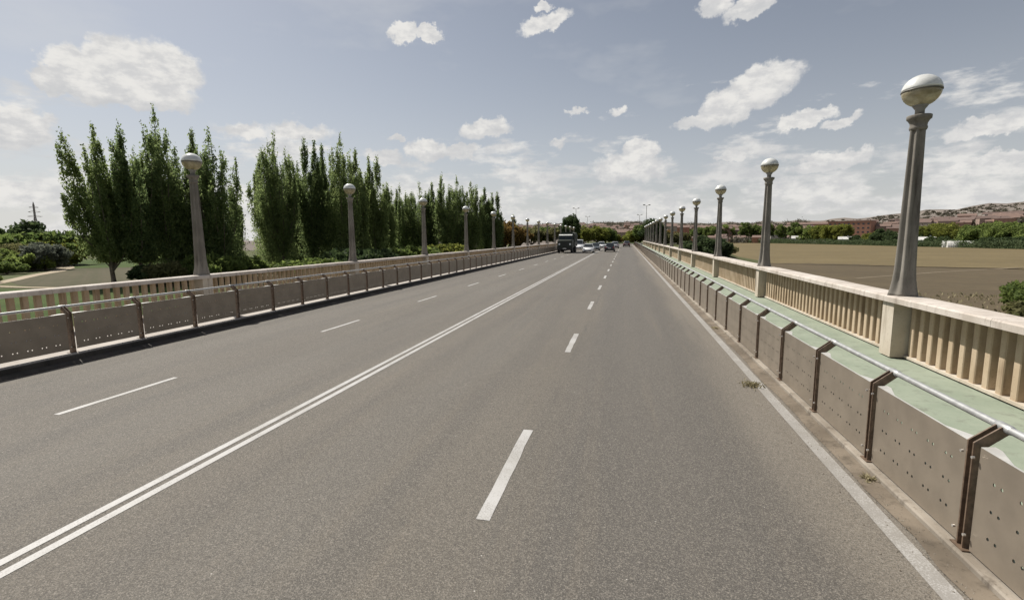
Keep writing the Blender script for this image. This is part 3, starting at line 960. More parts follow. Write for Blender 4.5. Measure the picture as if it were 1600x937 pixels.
POPV = {
    'A': [poplar_meshes(11, 5.9, 17, leaves=28275, cut=.15), poplar_meshes(12, 5.5, 16, leaves=27300, cut=.14)],
    'B': [poplar_meshes(21, 4.5, 15, leaves=24375), poplar_meshes(22, 4.2, 14, leaves=17160), poplar_meshes(23, 4.7, 16, leaves=17550)],
    'C': [poplar_meshes(31, 2.8, 9, leaves=23400), poplar_meshes(32, 3.1, 10, leaves=24375)],
}
POP = [(-84.4, 65.0, 27.2, 'A'), (-82.0, 68.0, 27.4, 'A'), (-81.2, 73.0, 30.8, 'B'), (-82.6, 77.0, 24.8, 'B'), (-82.9, 82.0, 29.3, 'C'), (-75.4, 79.0, 27.8, 'B'), (-79.6, 86.0, 18.5, 'C'),
 (-81.2, 100.0, 29.6, 'B'), (-76.9, 98.0, 30.9, 'B'), (-73.0, 104.0, 31.0, 'C'), (-72.9, 110.0, 30.6, 'C'), (-66.2, 106.0, 31.6, 'B'), (-64.9, 112.0, 29.7, 'C'), (-63.9, 118.0, 28.7, 'C'), (-85.0, 115.0, 27.4, 'B'),
 (-71.9, 140.0, 24.5, 'C'), (-71.8, 150.0, 24.7, 'B'), (-66.8, 152.0, 25.6, 'B'), (-62.9, 155.0, 26.0, 'C'), (-57.1, 150.0, 27.5, 'B'), (-54.1, 155.0, 27.5, 'B'), (-50.5, 158.0, 26.1, 'B'), (-46.8, 162.0, 24.7, 'C'),
 (-44.1, 166.0, 23.3, 'C'), (-75.6, 165.0, 24.1, 'B'), (-61.7, 170.0, 25.3, 'B'), (-45.8, 200.0, 17.1, 'C'),
 (-91.8, 112.0, 28.1, 'B'), (-89.5, 118.0, 30.0, 'B'), (-86.5, 122.0, 29.3, 'B'), (-78.3, 120.0, 30.4, 'B'), (-75.7, 126.0, 29.1, 'B'), (-73.9, 132.0, 27.0, 'B'), (-98.2, 84.0, 26.1, 'B'), (-80.1, 160.0, 24.7, 'B'), (-71.7, 172.0, 25.5, 'B'), (-52.0, 178.0, 23.1, 'B')]
PLAB = ['wide fanned poplar with a leaning bare trunk, left end of the poplar row', 'wide poplar right behind the leftmost one, over the grey brown plot', 'tallest poplar of the left clump with a broad spiky top',
 'short poplar filling the left clump under its tallest tree', 'slim poplar spire behind the nearest left globe lamp', 'many topped poplar just right of the nearest left globe lamp', 'low slim poplar at the right edge of the left clump',
 'poplar at the left edge of the middle clump, beside the gap', 'tall twin topped poplar near the left of the middle clump', 'slim spire in the middle clump, next after the twin topped one', 'slim spire behind the centre of the middle clump',
 'broad tall poplar behind the second left globe lamp', 'slim poplar just right of the second left globe lamp', 'slim spire closing the middle clump on its right', 'lower poplar standing behind the middle clump',
 'first slim low poplar right of the middle clump', 'low poplar between second and third left globe lamps', 'low poplar just left of the third left globe lamp', 'slim low poplar behind the third left globe lamp',
 'highest poplar of the far clump, left one of its pair', 'highest poplar of the far clump, right one of its pair', 'poplar behind the fourth left globe lamp', 'slim poplar just right of the fourth left globe lamp',
 'slim last poplar of the far clump beside the rust tree', 'far poplar showing behind the low ones', 'far poplar half hidden behind the far clump', 'lone small poplar spire beyond the end of the row',
 'back row poplar at the left edge of the middle clump', 'back row poplar under the tall twin topped one', 'back row poplar left of the centre of the middle clump', 'back row poplar left of the second left globe lamp',
 'back row poplar showing just right of the second left globe lamp', 'back row poplar at the right end of the middle clump', 'back row poplar filling the left clump between its wide trees', 'back row poplar behind the first low ones', 'back row poplar behind the third left globe lamp', 'back row poplar near the end of the far clump']
def place_tree(name, meshes, x, y, top, label, cat, group, h0, wscale, rz):
    zb = terrain(x, y)
    r = thing(name, label, cat, (x, y, zb - .05), rz, group)
    k = (top - zb) / h0
    r.scale = (wscale, wscale, k)
    t_ = put('trunk', meshes[0], r)
    put('crown', meshes[1], r)
    return r
for i, (x, y, h, kd) in enumerate(POP):
    v = POPV[kd][i % len(POPV[kd])]
    rzs = (i * 2.399) % 6.283 if i else 0.0
    pt = place_tree('poplar_tree', v, x, y, h - 5, PLAB[i], 'poplar tree', 'tall poplars left of the bridge', 27.0, {'A': 1.0, 'B': .98, 'C': 1.0}[kd] * (1 + .05 * math.sin(i * 3)), rzs)
    if i == 0:
        pt.rotation_euler = (0, R(-6), 0)                # the end tree leans out to the left

def round_meshes(seed, mat, asp, leaves, size, trunk, nblob):
    # built one unit wide and asp units high, so that clumps stay round when placed
    rg = np.random.default_rng(seed)
    br = MB()
    th = trunk * asp
    br.tube([(0, 0, -.03), (.01, 0, th), (0, .01, .6 * asp)], [.034, .026, .010], 7)
    pts = []
    for i in range(nblob):
        a = rg.uniform(0, 6.283); e = rg.uniform(-.85, 1.0)
        ce = math.sqrt(max(0, 1 - e * e))
        rho = rg.uniform(.5, 1.0) ** .7
        rb_ = rg.uniform(.075, .15) * min(1.0, .6 + .5 * asp)
        hz = (asp - th) / 2
        c = np.array([math.cos(a) * ce * rho * (.5 - rb_ * .7), math.sin(a) * ce * rho * (.5 - rb_ * .7), th + hz + e * rho * max(.02, hz - rb_ * .7)])
        if i < 9:
            br.tube([(0, 0, th * .7 + .02 * i * asp), tuple(np.array([0, 0, th]) * .5 + c * .5), tuple(c)], [.013, .009, .004], 5, cap=False)
        n = int(leaves / nblob)
        d = rg.normal(size=(n, 3)); d /= np.linalg.norm(d, axis=1)[:, None]
        rr = rb_ * rg.uniform(.25, 1.12, n) ** .6
        pts.append(c + d * rr[:, None] * np.array([1.05, 1.05, .9]))
    P = np.concatenate(pts)
    P = P[P[:, 2] > .02]
    return br.mesh('round_trunk', M['bark']), leaf_mesh('round_crown', P, size, mat, rg)
ROUND = {}
ASPS = (.28, .42, .60, .85, 1.2, 1.7)
def rnd(kind, v, asp):
    ai = min(range(len(ASPS)), key=lambda k: abs(math.log(ASPS[k] / asp)))
    key = (kind, v, ai)
    if key not in ROUND:
        mat = {'r': 'l_grn', 'p': 'l_grn', 'y': 'l_yel', 'd': 'l_dark', 'o': 'l_rust', 'g': 'l_grey', 'l': 'l_olive'}[kind]
        q = ASPS[ai]
        ROUND[key] = round_meshes(ord(kind) * 7 + v * 3 + ai, M[mat], q, int(4200 + 2600 * q), .034, .16 if q > .7 else .04, int(30 + 26 * q))
    return ROUND[key], ASPS[ai]
def bushtree(name, kind, v, x, y, top, width, label, cat, group):
    zb = terrain(x, y)
    h = max(.5, top - zb)
    m_, q = rnd(kind, v % 2, h / width)
    r = thing(name, label, cat, (x, y, zb - .05), (v * 1.7 + x) % 6.28, group, (width, width, h / q))
    put('trunk', m_[0], r)
    put('crown', m_[1], r)
    return r
# left park planting: name, kind, x, y, top, width, label, category
MISC = [
 ('round_tree', 'd', -197.3, 125, 9.6, 17, 'dark round tree standing highest over the bushes at the left edge', 'tree'),
 ('round_tree', 'r', -203, 121, 6.2, 17, 'green tree left of the dark round tree at the left edge', 'tree'),
 ('round_tree', 'r', -177.4, 118, 6.1, 20, 'green tree sloping down right of the dark round tree', 'tree'),
 ('round_tree', 'r', -180, 107, 5.5, 19, 'green bushy tree at the very left edge', 'tree'),
 ('bush', 'l', -159, 99, 2.3, 13, 'olive green bush mass behind the path on the left', 'bush'),
 ('bush', 'r', -152, 92, 1.0, 11, 'low green bush at the left edge above the path', 'bush'),
 ('bush', 'g', -150.5, 98.5, 2.6, 9.5, 'grey green bush in the middle of the left thicket', 'bush'),
 ('bush', 'y', -172, 116, 3.4, 14, 'yellow green bush beside the bend of the path', 'bush'),
 ('bush', 'r', -114.5, 64.5, -2.9, 4.5, 'small leafy bush at the left end of the cross path', 'bush'),
 ('bush', 'r', -151.5, 96, .2, 9, 'mid green bush left of the path bend', 'bush'),
 ('bush', 'r', -141.5, 84.5, -1.8, 6.5, 'fresh green bush beside the near stretch of path', 'bush'),
 ('bush', 'r', -168, 108, 1.4, 12, 'green bush behind the olive green mass', 'bush'),
 ('pine_tree', 'd', -493.3, 330, 6.9, 30, 'far dark pine beyond the path, left one of three', 'pine tree'),
 ('pine_tree', 'd', -480, 338, 9.1, 28, 'far dark pine beyond the path, middle one of three', 'pine tree'),
 ('pine_tree', 'd', -465, 330, 7.8, 30, 'far dark pine beyond the path, right one of three', 'pine tree'),
 ('bush', 'r', -390, 268, -.6, 30, 'far green bush where the path disappears', 'bush'),
 ('bush', 'r', -71.1, 72, 0.4, 9, 'dark green shrub just right of the nearest left lamp', 'bush'),
 ('bush', 'l', -74.6, 68, -.9, 7.5, 'shrub under the tallest poplar left of the nearest left lamp', 'bush'),
 ('bush', 'r', -73.1, 82, -.4, 9, 'shrub below the gap between the two poplar clumps', 'bush'),
 ('bush', 'd', -78.5, 67, -1.3, 5.5, 'small dark shrub between poplar trunks', 'bush'),
 ('bush', 'r', -60, 84, -1.2, 12, 'low shrub under the middle poplars', 'bush'),
 ('bush', 'd', -56, 96, .6, 13, 'dark shrub under the second left lamp', 'bush'),
 ('bush', 'r', -52, 112, 1.0, 13, 'green shrub under the low poplars', 'bush'),
 ('bush', 'y', -49, 128, 1.2, 12, 'yellow green shrub behind the third left lamp', 'bush'),
 ('rust_tree', 'o', -42.8, 175, 9.1, 10.5, 'rust brown tree at the right end of the poplars', 'tree'),
 ('rust_tree', 'o', -38.6, 180, 6.4, 8, 'smaller rust brown tree beside the fifth left lamp', 'tree'),
 ('round_tree', 'l', -36.1, 190, 7.3, 9, 'dull olive tree right of the rust trees', 'tree'),
 ('round_tree', 'r', -31.6, 200, 7.2, 9, 'green tree left of the truck, first of two', 'tree'),
 ('round_tree', 'l', -27.0, 190, 6.6, 7, 'olive tree just left of the truck', 'tree'),
 ('round_tree', 'r', -25.2, 205, 7.8, 8, 'green tree left of the truck, second of two', 'tree'),
 ('round_tree', 'd', -18.4, 170, 10.6, 6.2, 'dark tall tree rising behind the truck', 'tree'),
 ('round_tree', 'y', -14.8, 181, 6.7, 7.5, 'yellow green tree right of the truck', 'tree'),
 ('round_tree', 'y', -10.6, 194, 7.0, 8.0, 'yellow green tree over the white cars, widest of the group', 'tree'),
 ('round_tree', 'r', -7.6, 200, 6.5, 7.5, 'green tree over the middle of the traffic', 'tree'),
 ('round_tree', 'y', -4.9, 204, 4.3, 5.5, 'small yellow tree on the traffic island', 'tree'),
 ('bush', 'o', -2.6, 206, 2.4, 3.2, 'small orange bush on the traffic island', 'bush'),
 ('round_tree', 'y', 3.6, 176, 5.4, 7, 'yellow green tree at the end of the right barrier', 'tree'),
 ('round_tree', 'r', 6.6, 171, 7.2, 7.5, 'green tree behind the far end of the right barrier', 'tree'),
 ('round_tree', 'd', 8.6, 166, 8.6, 7.5, 'dark tall tree behind the farthest right lamps', 'tree'),
 ('bush', 'y', 2.5, 228, 3.6, 8, 'yellow bush across the roundabout', 'bush'),
 ('bush', 'l', 12.4, 168, 4.2, 7, 'dry olive bush behind the far right lamps', 'bush'),
 ('bush', 'l', 16.5, 164, 3.8, 8, 'olive bush right of the far right lamps', 'bush'),
 ('bush', 'o', 14.0, 185, 5.0, 8, 'rusty bush behind the right balustrade', 'bush'),
 ('bush', 'd', 18.3, 126, 2.9, 8.0, 'dark round bush behind the fourth right lamp', 'bush'),
 ('bush', 'd', 21.8, 130, 2.3, 7, 'dark bush right of the fourth right lamp', 'bush'),
 ('bush', 'l', 27.0, 150, 1.2, 7, 'dry bush at the field corner behind the third right lamp', 'bush'),
 ('bush', 'r', 36.9, 54, -1.7, 4.4, 'green bush at the field edge on the right border', 'bush'),
 ('bush', 'l', 35.5, 49, -3.2, 6, 'low dry bush beside the green one on the right border', 'bush'),
]
for i, (nm, kd, x, y, top, wd, lab, cat) in enumerate(MISC):
    bushtree(nm, kd, i, x, y, top, wd * 1.3, lab, cat, None)
# trees beyond the field
FAR = [(96.1, 600.0, 19.7, 'r'), (119.6, 642.5, 21.9, 'r'), (130.1, 592.7, 24.0, 'p'), (143.7, 602.0, 20.5, 'r'), (143.4, 555.4, 22.0, 'p'), (152.2, 539.5, 20.1, 'p'), (155.1, 509.5, 21.0, 'p'), (162.9, 500.9, 16.5, 'r'), (165.1, 477.1, 17.1, 'y'), (168.1, 458.4, 17.1, 'y'),
 (171.0, 446.3, 17.2, 'y'), (177.2, 429.9, 7.9, 'd'), (180.0, 403.2, 11.8, 'd'), (179.5, 384.3, 8.1, 'd'), (188.4, 375.3, 12.9, 'y'), (193.0, 374.0, 14.1, 'y'), (202.9, 380.6, 15.3, 'y'), (198.5, 359.5, 14.0, 'y'), (205.1, 359.3, 13.1, 'y'), (201.8, 339.8, 13.1, 'r'),
 (208.7, 338.6, 14.8, 'r'), (204.1, 320.9, 13.9, 'r'), (211.5, 322.0, 14.2, 'r'), (213.0, 313.6, 12.9, 'r'), (180.7, 367.6, 7.1, 'd'), (183.9, 346.8, 6.6, 'd'), (190.8, 312.9, 5.8, 'd'), (192.4, 297.8, 5.8, 'd'),
 (84.0, 615.0, 18.5, 'r'), (74.0, 640.0, 19.0, 'p'), (64.0, 600.0, 17.0, 'y'), (108.0, 620.0, 19.0, 'p'), (206, 300, 9, 'r'), (175, 470, 12, 'r'), (183, 420, 10, 'y')]
RANK = sorted(range(len(FAR)), key=lambda i: FAR[i][0] / FAR[i][1])
KN = {'r': 'green bushy tree', 'p': 'slim green tree', 'y': 'yellow green tree', 'd': 'low dark tree'}
cnt = {}
for i in RANK:
    x, y, h, kd = FAR[i]
    cnt[kd] = cnt.get(kd, 0) + 1
    j = cnt[kd] - 1
    lab = '%s behind the far hedge, %s of its kind from the road side' % (KN[kd], ORD[j])
    wd = {'r': 23, 'p': 14, 'y': 18, 'd': 16}[kd]
    bushtree('field_tree', kd, i, x, y, h - 5, wd * (.9 + .3 * ((i * 7) % 5) / 5), lab, 'tree', 'trees beyond the field')
# hedge of reeds along the far edge of the field
def make_hedge():
    rg = np.random.default_rng(4)
    line = [(112, 600), (140, 529), (163, 438), (173.5, 366), (181, 316), (186, 280), (193, 215)]
    pts = []
    for a, b in zip(line[:-1], line[1:]):
        L_ = math.dist(a, b)
        n = int(L_ * 60)
        t_ = rg.uniform(0, 1, n)
        x = a[0] + (b[0] - a[0]) * t_ + rg.normal(size=n) * 1.1
        y = a[1] + (b[1] - a[1]) * t_ + rg.normal(size=n) * 1.1
        zb = np.array([terrain(px, py) for px, py in zip(x, y)])
        hh = 3.6 + .8 * np.sin(x * .5 + y * .23) + .5 * np.sin(y * .9)
        pts.append(np.stack([x, y, zb + hh * rg.uniform(0, 1, n)], 1))
    P = np.concatenate(pts)
    o = put('reed_hedge', leaf_mesh('reed_hedge', P, .42, M['l_grey2'], rg, updir=np.array([0, 0, .9])))
    tag(o, 'long green reed hedge closing the far side of the field', 'hedge')
M['l_grey2'] = mat_leaf('reed leaves', (.060, .084, .040), (.115, .142, .068), .35)
make_hedge()
# weeds and dry grass
def tuft(x, y, n, h, spread, seed, label, mat='grass', z=0.0, name='weed_tuft'):
    rg = np.random.default_rng(seed)
    mb = MB()
    for k in range(n):
        a = rg.uniform(0, 6.283); r0 = spread * abs(rg.normal()) * .5
        bx_, by_ = r0 * math.cos(a), r0 * math.sin(a)
        dx, dy = rg.normal() * h * .7, rg.normal() * h * .7
        hh = h * rg.uniform(.4, 1)
        wx, wy = rg.normal() * .008, rg.normal() * .008
        mb.add([(bx_ - wx, by_ - wy, 0), (bx_ + wx, by_ + wy, 0), (bx_ + dx * .5 + wx, by_ + dy * .5 + wy, hh * .7), (bx_ + dx, by_ + dy, hh)], [(0, 1, 2, 3)])
    o = put(name, mb.mesh(name, M[mat]), None, (x, y, z))
    tag(o, label, 'weed', 'weeds along the right kerb')
tuft(2.12, 8.62, 130, .075, .20, 3, 'flat dry weed tuft lying on the right edge line', z=.005)
tuft(2.44, 13.9, 50, .06, .12, 4, 'small dry weed in the gutter beyond the flat tuft', z=.014)
tuft(2.49, 5.4, 40, .05, .08, 5, 'tiny weed in the gutter beside the near right panels', z=.014)
def grit():
    rg = random.Random(8)
    mb = MB()
    for k in range(2600):
        y = rg.uniform(1, 26) ** 1.0
        x = min(2.52, 2.46 + rg.gauss(0, .06)) if rg.random() < .85 else rg.uniform(2.0, 2.4)
        r = rg.uniform(.003, .010)
        z = .012 if x > 2.34 else .0045
        ps = [(x + r * rg.uniform(.6, 1.2) * math.cos(a), y + r * rg.uniform(.6, 1.2) * math.sin(a)) for a in (0, 1.6, 3.1, 4.7)]
        mb.add([(px, py, z) for px, py in ps] + [(x, y, z + r * .9)], [(0, 1, 4), (1, 2, 4), (2, 3, 4), (3, 0, 4)])
    tag(put('gutter_gravel', mb.mesh('gutter_gravel', M['kerb'])), kind='stuff')
grit()
def field_grass():
    rg = np.random.default_rng(9)
    n = 6000
    x = rg.uniform(7, 60, n); y = rg.uniform(20, 70, n)
    keep = (rg.uniform(0, 1, n) < np.exp(-np.abs(x - 38 - .1 * (y - 50)) / 6))
    x, y = x[keep], y[keep]
    P = np.stack([x, y, np.full(len(x), GZ + .15) + rg.uniform(0, .35, len(x))], 1)
    o = put('field_edge_grass', leaf_mesh('field_edge_grass', P, .18, M['grass'], rg, updir=np.array([0, 0, 1.2])))
    tag(o, kind='stuff')
field_grass()

# ------------------------------------------------------------------ buildings
BM = {}
for nm, c in dict(brick=(.32, .165, .108), brick2=(.27, .165, .120), cream=(.32, .275, .225), pale=(.38, .355, .315), pink=(.27, .20, .16), tile=(.165, .108, .085), tile2=(.135, .092, .076), white=(.50, .49, .46), glass=(.05, .06, .07)).items():
    BM[nm] = simple('building ' + nm, c, .25 if nm == 'glass' else .85, 0, .12, .6)
def unit_box(name, mat):
    mb = MB(); mb.box(-.5, .5, -.5, .5, 0, 1)
    return mb.mesh(name, mat)
WINM = unit_box('window', BM['glass'])
BALM = unit_box('balcony', BM['cream'])
def house(x, y, top, w_, d_, rot, wall, roof, storeys, label, flat=False, name='house', cols=None, cat='house'):
    zb = terrain(x, y)
    h = max(3.2, top - zb)
    o = thing(name, label, cat, (x, y, zb - .6), rot, 'buildings of the far town')
    rh = 0 if flat else min(2.6, h * .3)
    eave = h + .6 - rh
    mb = MB()
    if flat:
        mb.box(-w_ / 2, w_ / 2, -d_ / 2, d_ / 2, 0, eave)
    else:
        mb.prism([(-d_ / 2, 0), (d_ / 2, 0), (d_ / 2, eave), (0, eave + rh), (-d_ / 2, eave)], -w_ / 2, w_ / 2, 'x')
    put('wall', mb.mesh('wall', BM[wall]), o)
    mb = MB()
    if flat:
        mb.box(-w_ / 2 - .3, w_ / 2 + .3, -d_ / 2 - .3, d_ / 2 + .3, eave, eave + .35)
    else:
        q = .5
        mb.prism([(-d_ / 2 - q, eave - q * rh / (d_ / 2) + .05), (0, eave + rh + .05), (d_ / 2 + q, eave - q * rh / (d_ / 2) + .05), (d_ / 2 + q, eave - q * rh / (d_ / 2) + .3), (0, eave + rh + .3), (-d_ / 2 - q, eave - q * rh / (d_ / 2) + .3)], -w_ / 2 - .4, w_ / 2 + .4, 'x')
    rf = put('roof', mb.mesh('roof', BM[roof]), o)
    if not flat:
        mb = MB(); mb.box(w_ * .2, w_ * .2 + .8, -.9, -.1, eave + rh * .7, eave + rh + 1.1)
        put('chimney', mb.mesh('chimney', BM[wall]), rf)
    n = cols or max(2, int(w_ / 3.6))
    for s_ in range(storeys):
        z = .6 + 1.0 + s_ * (eave - 1.0) / storeys
        for k in range(n):
            put('window', WINM, o, (-w_ / 2 + w_ * (k + .5) / n, -d_ / 2, z), 0, (w_ / n * .42, .14, min(1.4, (eave - 1) / storeys * .5)))
    return o
HOUSE = [(206, 520, 14.9, 34, 16, 'brick', 'tile', 4, 1, 'tall orange brick apartment block left of its long neighbour behind the field'),
 (238, 545, 12.6, 46, 16, 'brick', 'tile2', 3, 1, 'long orange brick apartment block behind the nearest right lamp'),
 (180, 620, 13.5, 22, 12, 'pink', 'tile', 2, 0, 'pink house between slim green trees beyond the field'),
 (202, 606, 12.8, 24, 12, 'brick2', 'tile', 2, 0, 'brick house left of the tall apartment block'),
 (162, 590, 8.0, 14, 10, 'pale', 'tile', 2, 0, 'pale low house behind the slim field trees'),
 (140, 650, 12.1, 18, 12, 'pink', 'tile2', 2, 0, 'pink house behind the second right lamp'),
 (241, 680, 18.6, 26, 12, 'brick', 'tile', 2, 0, 'red house on the slope above the tall apartment block'),
 (291, 700, 20.6, 28, 12, 'brick2', 'tile2', 2, 0, 'brown house on the slope above the long block'),
 (298, 640, 16.4, 24, 12, 'cream', 'tile', 2, 0, 'cream house right of the nearest right lamp'),
 (308, 600, 16.0, 26, 12, 'pink', 'tile', 2, 0, 'pink house above the yellow green trees'),
 (304, 560, 14.6, 20, 12, 'brick', 'tile', 2, 0, 'red roofed house among trees right of the lamp'),
 (313, 540, 13.2, 18, 12, 'cream', 'tile2', 2, 0, 'cream house near the right border trees'),
 (340, 560, 12.8, 22, 12, 'pink', 'tile', 2, 0, 'pink house second from the right border'),
 (335, 520, 12.3, 18, 12, 'brick2', 'tile', 2, 0, 'brick house nearest the right border'),
 (368, 760, 22.9, 40, 14, 'pink', 'tile2', 2, 0, 'long pink house high on the right slope'),
 (225, 720, 19.2, 30, 12, 'cream', 'tile', 2, 0, 'cream house high behind the brick house'),
 (173, 700, 15.9, 22, 12, 'brick', 'tile', 2, 0, 'red house high behind the slim trees'),
 (116, 640, 13.8, 18, 12, 'brick2', 'tile2', 2, 0, 'brown house behind the third right lamp'),
 (94, 640, 15.2, 20, 12, 'pink', 'tile', 2, 0, 'pink house between third and fourth right lamps'),
 (63, 600, 15.2, 18, 12, 'brick', 'tile', 2, 0, 'red house behind the fifth right lamp'),
 (46, 560, 15.9, 16, 12, 'cream', 'tile', 2, 0, 'cream house behind the sixth right lamp'),
 (31, 480, 9.6, 14, 10, 'pink', 'tile2', 2, 0, 'pink house behind the farthest right lamps'),
 (14, 520, 13.5, 18, 12, 'brick', 'tile', 2, 0, 'red house straight beyond the end of the road'),
 (0, 470, 9.2, 16, 10, 'pink', 'tile', 2, 0, 'pink house beyond the roundabout'),
 (-20, 540, 14.0, 18, 10, 'cream', 'tile', 2, 0, 'cream house above the trees over the traffic')]
for i, (x, y, top, w_, d_, wl, rf, st, fl, lab) in enumerate(HOUSE):
    house(x, y, top, w_, d_, -math.atan2(x, y) + R((i * 37) % 30 - 15), wl, rf, st, lab, bool(fl), 'apartment_block' if fl else 'house', 9 if fl else None, 'apartment block' if fl else 'house')
for i, (x, y, top, w_, lab) in enumerate([(169, 437, .9, 8, 'white shed left of the tall apartment block, at the hedge'), (181.5, 354, .6, 9, 'white shed just right of the nearest right lamp, at the hedge'), (155, 501, 1.8, 9, 'white shed among the slim field trees')]):
    house(x, y, top, w_, 6, -math.atan2(x, y), 'white', 'white', 1, lab, False, 'shed', 2, 'shed')
# polytunnels
for (x, y, L_, lab) in [(186.5, 321, 20, 'long white polytunnel behind the hedge on the right'), (182.5, 330, 9, 'short white polytunnel left of the long one')]:
    mb = MB()
    arc = [(3.4 * math.cos(R(a)), 3.6 * math.sin(R(a))) for a in range(0, 181, 18)]
    mb.prism(arc, -L_ / 2, L_ / 2, 'x')
    o = put('polytunnel', mb.mesh('polytunnel', BM['white']), None, (x, y, terrain(x, y)), -math.atan2(x, y) + .15)
    tag(o, lab, 'polytunnel')
    for k in range(int(L_ / 2.5)):
        hb = MB()
        hb.tube([(-L_ / 2 + 1.2 + 2.5 * k, 3.43 * math.cos(R(a)), 3.63 * math.sin(R(a))) for a in range(0, 181, 18)], .05, 5)
        put('hoop', hb.mesh('hoop', BM['pale']), o)
# the uncounted rest of the town on the slopes, and scrub
def far_town():
    rg = random.Random(12)
    mats = ['brick', 'brick2', 'pink', 'cream', 'pale', 'tile', 'tile2']
    mb = MB()
    for k in range(300):
        a = rg.uniform(-14, 37)
        d = 560 + (480 if a < 16 else (230 if a < 22 else 90)) * rg.random() ** 1.2
        x, y = d * math.sin(R(a)), d * math.cos(R(a))
        z = terrain(x, y)
        w_, dd, h = rg.uniform(7, 15), rg.uniform(7, 10), rg.uniform(4, 7.5)
        an = -R(a) + rg.uniform(-.3, .3)
        ca, sa = math.cos(an), math.sin(an)
        T_ = lambda px, py, pz: (x + px * ca - py * sa, y + px * sa + py * ca, z + pz)
        mb.cur = rg.randrange(5)
        v = [T_(sx * w_ / 2, sy * dd / 2, sz) for sz in (-1, h) for sx, sy in ((-1, -1), (1, -1), (1, 1), (-1, 1))]
        mb.add(v, [(0, 1, 5, 4), (1, 2, 6, 5), (2, 3, 7, 6), (3, 0, 4, 7)])
        mb.cur = 5 + rg.randrange(2)
        r = [T_(-w_ / 2 - .3, -dd / 2 - .4, h), T_(w_ / 2 + .3, -dd / 2 - .4, h), T_(w_ / 2 + .3, dd / 2 + .4, h), T_(-w_ / 2 - .3, dd / 2 + .4, h), T_(-w_ / 2 - .3, 0, h + 2.2), T_(w_ / 2 + .3, 0, h + 2.2)]
        mb.add(r, [(0, 1, 5, 4), (2, 3, 4, 5), (0, 4, 3), (1, 2, 5)])
    tag(put('far_town', mb.mesh('far_town', [BM[m_] for m_ in mats])), kind='stuff')
    r2 = np.random.default_rng(3)
    pts = []
    for k in range(1900):
        a = r2.uniform(-26, 40); d = 560 + 900 * r2.uniform() ** 1.2
        x, y = d * math.sin(R(a)), d * math.cos(R(a))
        z = terrain(x, y)
        s_ = r2.uniform(2.0, 5.0) * (1 if a < 18 or d < 700 else .35)
        n = 46
        pts.append(np.array([x, y, z + s_ * .7]) + r2.normal(size=(n, 3)) * np.array([s_, s_, s_ * .5]))
    P = np.concatenate(pts)
    tag(put('hillside_scrub', leaf_mesh('hillside_scrub', P, 1.25, M['l_scrub'], r2)), kind='stuff')
far_town()

# ------------------------------------------------------------------ pylon
def pylon():
    o = thing('power_pylon', 'tall lattice power pylon rising behind the dark round tree', 'pylon', (-648, 420, GZ), .6)
    Hh = 56
    mb = MB()
    hw = lambda z: max(.5, 4.6 - 4.4 * min(1, z / 40) ** .8)
    zs = [0, 9, 17, 24, 30, 35, 39.5, 44, 48.5]
    for sx, sy in ((-1, -1), (1, -1), (1, 1), (-1, 1)):
        leg = MB()
        leg.tube([(sx * hw(z), sy * hw(z), z) for z in zs] + [(0, 0, Hh - 4)], .30, 5)
        put('leg', leg.mesh('leg', M['hub']), o)
    for i in range(len(zs) - 1):
        a, b = hw(zs[i]), hw(zs[i + 1])
        for q in range(4):
            c0 = [(-1, -1), (1, -1), (1, 1), (-1, 1)][q]; c1 = [(1, -1), (1, 1), (-1, 1), (-1, -1)][q]
            mb.tube([(c0[0] * a, c0[1] * a, zs[i]), (c1[0] * b, c1[1] * b, zs[i + 1])], .2, 4)
            mb.tube([(c1[0] * a, c1[1] * a, zs[i]), (c0[0] * b, c0[1] * b, zs[i + 1])], .2, 4)
    put('bracing', mb.mesh('bracing', M['hub']), o)
    for z, w_ in ((36, 6.5), (41, 5.5), (46, 4.2)):
        mb = MB()
        mb.tube([(-w_, 0, z), (-.5, 0, z + 1.2), (.5, 0, z + 1.2), (w_, 0, z)], .26, 5)
        mb.tube([(-w_, 0, z), (0, 0, z - .8), (w_, 0, z)], .2, 5)
        put('cross_arm', mb.mesh('cross_arm', M['hub']), o)
pylon()

# ------------------------------------------------------------------ tall street lamps beyond the bridge
def mast_lamp(x, y, top, label, arms):
    z0 = terrain(x, y)
    o = thing('mast_lamp', label, 'street lamp', (x, y, z0), .4, 'tall mast lamps beyond the bridge')
    h = top - z0
    mb = MB(); mb.tube([(0, 0, 0), (0, 0, h)], [.13, .075], 8)
    put('pole', mb.mesh('pole', M['hub']), o)
    for s_ in arms:
        mb = MB()
        mb.tube([(0, 0, h - .1), (s_ * .4, 0, h + .2), (s_ * .7, 0, h + .25)], .06, 6)
        a = put('arm', mb.mesh('arm', M['hub']), o)
        mb = MB()
        mb.prism([(s_ * .6, h + .15), (s_ * 1.3, h + .2), (s_ * 1.25, h + .5), (s_ * .65, h + .42)], -.22, .22)
        put('lamp_head', mb.mesh('lamp_head', M['hub']), a)
mast_lamp(-18.6, 190, 13.2, 'tall mast lamp above the dark tree behind the truck', (1, -1))
mast_lamp(-19.4, 260, 12.9, 'tall mast lamp right of the dark tree, the shorter looking one', (1, -1))
mast_lamp(6.9, 175, 12.9, 'tall mast lamp over the trees at the end of the right barrier', (-1, 1))
mast_lamp(6.4, 240, 12.5, 'tall mast lamp left of the one over the right trees', (-1, 1))

